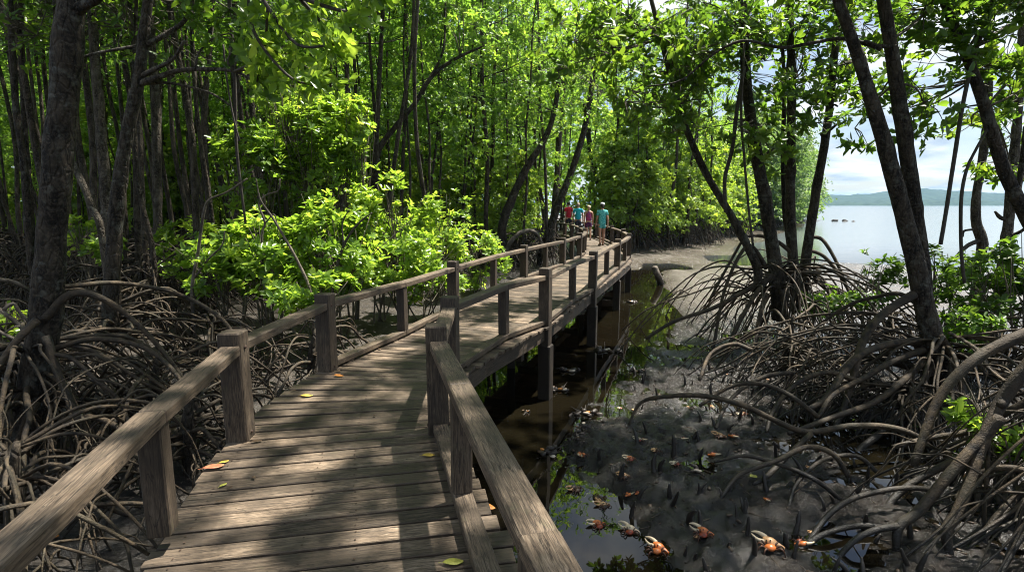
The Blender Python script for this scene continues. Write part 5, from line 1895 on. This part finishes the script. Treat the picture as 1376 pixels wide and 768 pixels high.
# fallen leaves
def leaf_obj(name, label, p, length, rz, col, tilt=(.1, .05), group=None, cat='leaf'):
    mb = MB()
    k = 7
    V, F = [], []
    for i in range(k):
        s_ = i / (k - 1)
        wv = math.sin(math.pi * min(1, s_ * .94 + .03)) ** .8 * .24
        zc = .10 * (s_ - .5) ** 2 + .03 * math.sin(s_ * 5)
        for j, yy in enumerate((-1, 0, 1)):
            V.append((s_ - .5, yy * wv, zc + (.05 if yy else 0)))
    for i in range(k - 1):
        for j in range(2):
            a = i * 3 + j
            F.append((a, a + 3, a + 4, a + 1))
    mb.add(np.array(V) * length, F)
    tube(mb, np.array([(-.5, 0, .025), (-.62, .02, .03), (-.72, .05, .02)]) * length, [.012 * length, .012 * length, .010 * length], 5, 2, 0)
    o = mb.build(name, col)
    so_ = o.modifiers.new('thickness', 'SOLIDIFY')
    so_.thickness = .0012
    o.location = p
    o.rotation_euler = (tilt[0], tilt[1], rz)
    return tag(o, label, cat, group)


LY = m_plain('fallen_leaf_yellow', (.55, .38, .06), .55, .3, 30)
LG = m_plain('fallen_leaf_yellow_green', (.38, .38, .07), .55, .3, 30)
LO = m_plain('fallen_leaf_orange', (.50, .20, .04), .55, .35, 30)
LR = m_plain('fallen_leaf_pink', (.45, .16, .08), .55, .35, 30)
LB = m_plain('fallen_leaf_brown', (.12, .075, .04), .6, .4, 30)
GL = 'fallen leaves on the deck'
for lab, px, py, L, rz, c in [('yellow fallen leaf lying near the right kick rail, half up the near deck', 576, 612, .085, .2, LY), ('yellow-green fallen leaf at the very front of the deck', 609, 756, .095, .15, LG),
                              ('pinkish fallen leaf on the deck below the tall left post', 287, 628, .12, .5, LR), ('small yellow leaf touching the pinkish one', 301, 621, .06, .8, LY),
                              ('yellow leaf on the deck between the two left main posts', 412, 532, .10, .2, LY), ('orange leaf on the deck by the third left post', 455, 505, .10, -.2, LO),
                              ('tiny pale leaf on the near deck below the pinkish one', 300, 652, .05, 1.2, LG), ('brown leaf at the foot of the tall left post', 345, 593, .07, .3, LB)]:
    q = un(px, py, .006)
    leaf_obj('fallen_leaf', lab, (q[0], q[1], .010), L, rz, c, (.04, .02), GL)
for lab, px, py, L, rz, c in [('orange leaf lying in the mud at the lower left corner', 66, 750, .16, .3, LO), ('yellow leaf caught among roots under the left rail', 234, 573, .16, .2, LY),
                              ('orange leaf hanging among the roots at right', 1303, 642, .15, .2, LO), ('yellow leaf caught on roots near the double trunk', 1126, 490, .16, .5, LY), ('orange leaf on the water under the deck edge', 655, 676, .14, -.1, LO),
                              ('pale yellow leaf below the right root arch', 1012, 642, .12, .6, LG)]:
    q = un(px, py, -.97)
    leaf_obj('fallen_leaf', lab, (q[0], q[1], max(gz(q[0], q[1]), WATER) + .05), L, rz, c, (.2, .2), 'fallen leaves off the deck')

rl = np.random.default_rng(51)
for i in range(34):
    s_ = rl.uniform(2.2, 9.5)
    e = edge_at(s_)
    f = rl.choice([rl.uniform(.0, .12), rl.uniform(.88, 1.0), rl.uniform(.1, .9)], p=[.4, .4, .2])
    q = e[:2] * (1 - f) + e[2:] * f
    leaf_obj('fallen_leaf', 'small brown curled leaf dropped on the planks', (q[0], q[1], .012), rl.uniform(.035, .07), rl.uniform(0, 6.28), LB, (rl.normal(0, .2), rl.normal(0, .2)), 'small brown leaves on the deck')

# clumps of washed-up leaves, bark and shells along the water
MS = m_plain('shell_pale', (.50, .42, .33), .5, .3, 20, .4, .3)
MK = m_plain('clump_dark', (.045, .035, .028), .5, .5, 20, .4, .5)
rk = np.random.default_rng(88)
for lab, px, py, wpx, nd in [('long driftwood and shell clump in the channel below the sixth right post', 812, 470, 22, 6), ('pale curled bark clump beside the channel pile', 768, 497, 20, 6), ('cluster of dark leaves and shells at the foot of the nearest pile', 752, 522, 18, 9), ('brown shell heap at the mud rim, larger one', 787, 553, 18, 9),
                             ('shell clump at the mud rim nearer the viewer', 782, 582, 16, 8), ('dark twiggy clump with an orange shell, at the rim of the blue pool', 742, 605, 22, 9), ('dark rock-like clump on the mud beside the long arching root', 856, 497, 12, 6), ('brown shell clump just below the larger heap', 776, 596, 14, 6),
                             ('small pale debris beside the nearest pile', 708, 552, 8, 3), ('low dark driftwood lump among breathing roots', 934, 641, 16, 5), ('dark debris on the channel bank by the far piles', 850, 405, 14, 6)]:
    q = un(px, py, WATER + .02)
    zz_ = max(gz(q[0], q[1]), WATER - .01)
    t = empty('debris_clump', (q[0], q[1], zz_))
    tag(t, lab, 'debris', 'washed-up clumps along the channel')
    w_ = px_r(wpx, q[1], zz_)
    mb = MB()
    for i in range(nd):
        c = np.array((rk.normal(0, .45) * w_, rk.normal(0, .3) * w_, .01 + abs(rk.normal(0, .02))))
        ellipsoid(mb, c, (w_ * rk.uniform(.15, .35), w_ * rk.uniform(.12, .2), w_ * rk.uniform(.08, .16)), 10, 7, rot=Matrix.Rotation(rk.uniform(0, 6), 4, 'Z'), noise=.3, seed=i)
    for i in range(4):
        a = rk.uniform(0, 6.28)
        d = np.array((math.cos(a), math.sin(a), rk.uniform(-.05, .5)))
        tube(mb, np.array([(0, 0, .02), d * w_ * .6, d * w_ * 1.1 + rk.normal(0, .02, 3)]), [.008, .006, .003], 5, 3, .1)
    mb.build('bark_heap', MK, t)
    for i in range(max(2, nd // 3)):
        mb = MB()
        c = np.array((rk.normal(0, .4) * w_, rk.normal(-.15, .25) * w_, .035))
        ellipsoid(mb, c, (w_ * rk.uniform(.15, .28), w_ * rk.uniform(.09, .13), w_ * .08), 10, 7, rot=Matrix.Rotation(rk.uniform(-.6, .6), 4, 'Z'), noise=.15, seed=i, squash=lambda V: V * np.array((1, 1, 1)) + np.stack([0 * V[:, 0], .25 * V[:, 0] ** 2, 0 * V[:, 0]], 1))
        mb.build('shell', [MS, LB, LO][int(rk.integers(3))], t)

# stump out on the flat, and rocks off the spit
mb = MB()
q0, q1 = un(889, 381, WATER + .02), None
P = np.array([un(889, 383, WATER - .05), at(884, 370, un(889, 383, WATER)[1]), at(879, 359, un(889, 383, WATER)[1] + .05)])
tube(mb, P - P[0], [.12, .115, .11], 10, 4, .12, seed=8)
o = mb.build('log_stump', M['root_pale'])
o.location = P[0]
tag(o, 'leaning broken log stump standing alone in the shallow water by the flat', 'stump')
MR = m_plain('rock_dark', (.05, .045, .04), .7, .4, 3, .3, .5)
for lab, px, py, wpx in [('larger dark rock off the tip of the spit', 1135, 297.2, 3.6), ('smaller dark rock right of the larger one off the spit', 1147, 297.6, 2.2), ('low dark rock touching the roots of the spit', 1121, 297, 4.2)]:
    q = un(px, py, WATER)
    mb = MB()
    w_ = px_r(wpx, q[1])
    ellipsoid(mb, (0, 0, 0), (w_, w_ * .8, w_ * .55), 18, 12, noise=.45, seed=int(wpx))
    o = mb.build('rock', MR)
    o.location = (q[0], q[1], WATER)
    tag(o, lab, 'rock')

# twigs, husks and leaf scraps lying all over the mud: too many to count
rt = np.random.default_rng(909)
mb = MB()
k = 0
while k < 520:
    x, y = rt.uniform(.6, 5.5), rt.uniform(3.2, 9.5)
    z_ = gz(x, y)
    if z_ < WATER + .004 or walk_dist(x, y) < 1.0:
        continue
    k += 1
    a = rt.uniform(0, 6.28)
    L = rt.uniform(.02, .09)
    d = np.array((math.cos(a), math.sin(a), rt.normal(0, .12)))
    if k % 3:
        ellipsoid(mb, (x, y, z_ + .004), (L * .4, L * rt.uniform(.1, .25), .006 + L * .06), 7, 4, rot=Matrix.Rotation(a, 4, 'Z'), noise=.25, seed=k)
    else:
        tube(mb, np.array([(x, y, z_ + .004), np.array((x, y, z_ + .010)) + d * L, np.array((x, y, z_ + .006)) + d * L * 2.2 + rt.normal(0, .01, 3)]), [.004, .0035, .002], 5, 2, .1)
tag(mb.build('litter', m_plain('mud_litter', (.060, .040, .025), .5, .6, 12, .4)), 'scattered twigs, husks and leaf scraps on the wet mud', 'litter', kind='stuff')
# ------------------------------------------------------------------ walkers
def skin_mesh(name, joints, edges, mat, root=0, levels=1):
    """grow one continuous surface round a joint graph: joints = [(x, y, z, rx, ry)]"""
    me = bpy.data.meshes.new(name)
    me.from_pydata([j[:3] for j in joints], edges, [])
    o = bpy.data.objects.new(name, me)
    COL.objects.link(o)
    o.modifiers.new('skin', 'SKIN').use_smooth_shade = True
    sk = me.skin_vertices[0].data if me.skin_vertices else None
    if sk is None:
        bm = bmesh.new()
        bm.from_mesh(me)
        lay = bm.verts.layers.skin.verify()
        bm.to_mesh(me)
        bm.free()
        sk = me.skin_vertices[0].data
    for i, j in enumerate(joints):
        sk[i].radius = (j[3], j[4])
        sk[i].use_root = (i == root)
    ss = o.modifiers.new('sub', 'SUBSURF')
    ss.levels = ss.render_levels = levels
    dg = bpy.context.evaluated_depsgraph_get()
    dg.update()
    ev = o.evaluated_get(dg)
    m2 = bpy.data.meshes.new_from_object(ev)
    m2.name = name
    bpy.data.objects.remove(o)
    m2.materials.clear()
    m2.materials.append(mat)
    m2.polygons.foreach_set('use_smooth', [True] * len(m2.polygons))
    return m2


def loft(mb, rings, seg=16, cap=False):
    """rings: (cx, cy, z, rx, ry)"""
    V, F = [], []
    for cx, cy, z, rx, ry in rings:
        for j in range(seg):
            a = 2 * math.pi * j / seg
            V.append((cx + rx * math.cos(a), cy + ry * math.sin(a), z))
    for i in range(len(rings) - 1):
        for j in range(seg):
            k = (j + 1) % seg
            F.append((i * seg + j, i * seg + k, (i + 1) * seg + k, (i + 1) * seg + j))
    mb.add(V, F)


SKIN = m_plain('skin', (.46, .25, .165), .5, .12, 8, .4)


def person(label, loc, H, rz, top, bottom, hair, hair_kind, stride=.14, women=False, top_len=.84, bottom_len=.50, pack=None, sleeve=True, arm=.06, shoes=None, cap=None):
    """walker seen from behind, facing +Y before turning by rz"""
    k = H / 1.72
    t = empty('person', loc, rz)
    tag(t, label, 'person', 'walkers on the boardwalk')
    sw = (.185 if not women else .165)
    hp = .085
    J, E_ = [], []

    def j(x, y, z, rx, ry=None):
        J.append((x * k, y * k, z * k, rx * k, (ry or rx) * k))
        return len(J) - 1

    def e(a, b):
        E_.append((a, b))
    pel = j(0, 0, .93, .135, .10)
    ab = j(0, 0, 1.08, .115, .085)
    ch = j(0, .0, 1.28, .135, .095)
    sh = j(0, -.005, 1.40, .095, .075)
    nk = j(0, .01, 1.48, .05)
    n2 = j(0, .02, 1.53, .052)
    h1 = j(0, .035, 1.585, .070, .080)
    h2 = j(0, .035, 1.65, .076, .090)
    h3 = j(0, .03, 1.695, .050, .062)
    for a, b in ((pel, ab), (ab, ch), (ch, sh), (sh, nk), (nk, n2), (n2, h1), (h1, h2), (h2, h3)):
        e(a, b)
    ns = j(0, .135, 1.600, .011)
    e(h1, ns)
    hands = []
    for s in (-1, 1):
        fwd = stride * s
        hipj = j(hp * s, 0, .86, .088)
        kn = j((hp + .005) * s, fwd * .55 + .025, .49, .058)
        cf = j((hp + .005) * s, fwd * .7 - .01, .34, .056)
        an = j((hp + .005) * s, fwd - (.03 if fwd < 0 else 0), .085 + (.04 if fwd < 0 else 0), .036)
        toe = j((hp + .02) * s, fwd + .15, .035 + (.0 if fwd < 0 else 0), .036, .028)
        heel = j((hp + .005) * s, fwd - .045 - (.02 if fwd < 0 else 0), .04 + (.05 if fwd < 0 else 0), .034)
        for a, b in ((pel, hipj), (hipj, kn), (kn, cf), (cf, an), (an, toe), (an, heel)):
            e(a, b)
        so_ = j(sw * s, -.005, 1.375, .060)
        el = j((sw + .045) * s, -fwd * .35 - .02, 1.09, .042)
        wr = j((sw + .055) * s, -fwd * .9 + .05, .86, .028)
        pm = j((sw + .055) * s, -fwd * .95 + .065, .80, .022, .036)
        for a, b in ((sh, so_), (so_, el), (el, wr), (wr, pm)):
            e(a, b)
        for q, (dy, L) in enumerate(((-.026, .062), (-.009, .072), (.009, .068), (.026, .056))):
            f1 = j((sw + .055) * s, -fwd * .95 + .067 + dy, .765, .0085)
            f2 = j((sw + .050 - .004 * q) * s, -fwd * .95 + .07 + dy, .765 - L * .6, .008)
            f3 = j((sw + .040) * s, -fwd * .95 + .075 + dy, .765 - L, .007)
            e(pm, f1)
            e(f1, f2)
            e(f2, f3)
        th = j((sw + .040) * s, -fwd * .95 + .105, .80, .010)
        th2 = j((sw + .036) * s, -fwd * .95 + .118, .765, .009)
        e(pm, th)
        e(th, th2)
    body = mesh_obj('body', skin_mesh('body', J, E_, SKIN, 0, 1), t)
    # ears
    bm = bmesh.new()
    bm.from_mesh(body.data)
    for s in (-1, 1):
        bmesh.ops.create_icosphere(bm, subdivisions=2, radius=.026 * k, matrix=Matrix.Translation((.082 * s * k, .03 * k, 1.61 * k)) @ Matrix.Diagonal((.4, .8, 1.2, 1)))
    bm.to_mesh(body.data)
    bm.free()
    body.data.polygons.foreach_set('use_smooth', [True] * len(body.data.polygons))
    # top: torso shell and sleeves as one grown surface
    tl = top_len
    g = 1.06
    J2, E2 = [], []

    def j2(x, y, z, rx, ry=None):
        J2.append((x * k, y * k, z * k, rx * k, (ry or rx) * k))
        return len(J2) - 1
    a0 = j2(0, 0, tl, .185 if women else .175, .135)
    a1 = j2(0, 0, (tl + 1.28) / 2, .155 if women else .16, .122)
    a2 = j2(0, 0, 1.26, .160, .118)
    a3 = j2(0, -.005, 1.40, .120, .09)
    a4 = j2(0, 0, 1.46, .062)
    E2 += [(a0, a1), (a1, a2), (a2, a3), (a3, a4)]
    if sleeve:
        for s in (-1, 1):
            fwd = stride * s
            b0 = j2(sw * s, -.005, 1.375, .075)
            b1 = j2((sw + .028) * s, -fwd * .18 - .01, 1.21, .066)
            E2 += [(a3, b0), (b0, b1)]
    mesh_obj('shirt', skin_mesh('shirt', J2, E2, top, 0, 2), t)
    J2, E2 = [], []
    c0 = j2(0, 0, .96, .15, .115)
    c1 = j2(0, 0, .88, .155, .12)
    E2.append((c0, c1))
    for s in (-1, 1):
        fwd = stride * s
        d0 = j2(hp * s, 0, .82, .105)
        f_ = (.86 - bottom_len) / .37
        d1 = j2((hp + .005) * s, (fwd * .55 + .025) * min(1, f_), bottom_len, .092 - .02 * min(1, f_))
        E2 += [(c1, d0), (d0, d1)]
    mesh_obj('shorts', skin_mesh('shorts', J2, E2, bottom, 0, 2), t)
    # hair
    mb = MB()
    if hair_kind == 'short':
        ellipsoid(mb, (0, .018 * k, 1.645 * k), (.086 * k, .100 * k, .088 * k), 16, 10, noise=.05)
    elif hair_kind == 'bob':
        ellipsoid(mb, (0, .010 * k, 1.632 * k), (.096 * k, .105 * k, .102 * k), 16, 10, noise=.08)
    else:
        ellipsoid(mb, (0, .006 * k, 1.640 * k), (.094 * k, .104 * k, .096 * k), 16, 10, noise=.06)
        ellipsoid(mb, (0, -.075 * k, 1.575 * k), (.045 * k, .040 * k, .065 * k), 12, 8, noise=.1)
    hairo = mb.build('hair', hair, t)
    if cap:
        mb = MB()
        loft(mb, [(0, .012 * k, 1.655 * k, .094 * k, .108 * k), (0, .012 * k, 1.70 * k, .090 * k, .102 * k), (0, .012 * k, 1.735 * k, .062 * k, .072 * k), (0, .012 * k, 1.748 * k, .01 * k, .01 * k)])
        loft(mb, [(0, .10 * k, 1.655 * k, .075 * k, .10 * k), (0, .10 * k, 1.662 * k, .072 * k, .098 * k), (0, .10 * k, 1.664 * k, .002, .002)])
        mb.build('cap', cap, t)
    for s in (-1, 1):
        fwd = stride * s
        mb = MB()
        lift = .045 if fwd < 0 else 0
        tube(mb, np.array([((hp + .005) * s, fwd - .075, .022 + lift), ((hp + .010) * s, fwd + .02, .018 + lift * .5), ((hp + .02) * s, fwd + .12, .018), ((hp + .022) * s, fwd + .19, .020)]) * k, [.038 * k, .036 * k, .044 * k, .030 * k], 10, 4, 0)
        o = mb.build('shoe', shoes, t)
    return t


def m_cloth(name, c1, c2, scale=14, lo=.45, hi=.55):
    t = NT(name)
    n = t.noise(t.obj(), scale, 3, .6, .4)
    fold = t.noise(t.mapping(t.obj(), (1, 1, .35)), 9, 3, .5)
    t.set(Base_Color=t.ramp(n, [(lo, c1), (hi, c2)]), Roughness=.85, Specular_IOR_Level=.2, Normal=t.bump(fold, .5, .03))
    return t.m


SH = m_plain('shoe_dark', (.03, .025, .022), .6)
SANDAL = m_plain('sandal_brown', (.10, .055, .03), .6)
person('walker in a teal patterned long top, dark hair under a pale cap, bare legs', (3.66, 21.9, .0), 1.72, R(4), m_cloth('teal_print', (.03, .30, .30), (.16, .52, .48), 22), m_cloth('teal_shorts', (.05, .30, .30), (.12, .40, .38)), m_plain('hair_dark', (.025, .016, .012), .6, .4, 40), 'tail', .12, True, .74, .66, shoes=SANDAL, cap=m_plain('cap_pale', (.50, .50, .50), .8))
person('walker in a pink and purple sleeveless top with fair hair, second from the right', (3.62, 25.5, .0), 1.62, R(-3), m_cloth('pink_print', (.42, .05, .16), (.20, .05, .16), 12), m_cloth('plum_shorts', (.07, .02, .08), (.12, .03, .11)), m_plain('hair_fair', (.55, .42, .26), .6, .2, 40), 'bob', -.11, True, .92, .62, shoes=SANDAL, sleeve=False)
person('walker in a plain turquoise t-shirt with grey balding hair and dark shorts', (3.30, 27.0, .0), 1.74, R(2), m_cloth('turquoise_cotton', (.02, .36, .46), (.03, .42, .52)), m_cloth('navy_shorts', (.02, .025, .04), (.03, .035, .05)), m_plain('hair_grey', (.45, .36, .28), .6, .2, 40), 'short', .12, False, .86, .50, shoes=SH)
person('walker in a red shirt with black hair, turned left beside the turquoise shirt', (3.05, 29.2, .0), 1.80, R(28), m_cloth('red_cotton', (.42, .02, .035), (.50, .03, .05)), m_cloth('black_shorts', (.015, .015, .018), (.025, .025, .03)), m_plain('hair_black', (.012, .010, .009), .5, .4, 40), 'short', -.12, False, .86, .50, shoes=SH)
# ------------------------------------------------------------------ air over the bay
hv = MB()
x0, x1, y0, y1, z0, z1 = -2900, 4400, -390, 5400, None, 75
lowest = float(GZ.min())
z0 = lowest - 1.0
hv.add([(x0 - 200, y0 - 100, z0), (x1 + 200, y0 - 100, z0), (x1 + 200, y1 + 200, z0), (x0 - 200, y1 + 200, z0), (x0 - 200, y0 - 100, z1), (x1 + 200, y0 - 100, z1), (x1 + 200, y1 + 200, z1), (x0 - 200, y1 + 200, z1)],
       [(0, 3, 2, 1), (4, 5, 6, 7), (0, 1, 5, 4), (1, 2, 6, 5), (2, 3, 7, 6), (3, 0, 4, 7)])
mh_ = bpy.data.materials.new('haze')
mh_.use_nodes = True
nt = mh_.node_tree
nt.nodes.remove(nt.nodes['Principled BSDF'])
pv = nt.nodes.new('ShaderNodeVolumePrincipled')
pv.inputs['Color'].default_value = (.40, .66, 1.0, 1)
pv.inputs['Density'].default_value = .00011
pv.inputs['Anisotropy'].default_value = .2
nt.links.new(pv.outputs[0], nt.nodes['Material Output'].inputs['Volume'])
tag(hv.build('haze', mh_, smooth=False), kind='stuff')
cy.volume_bounces = 0
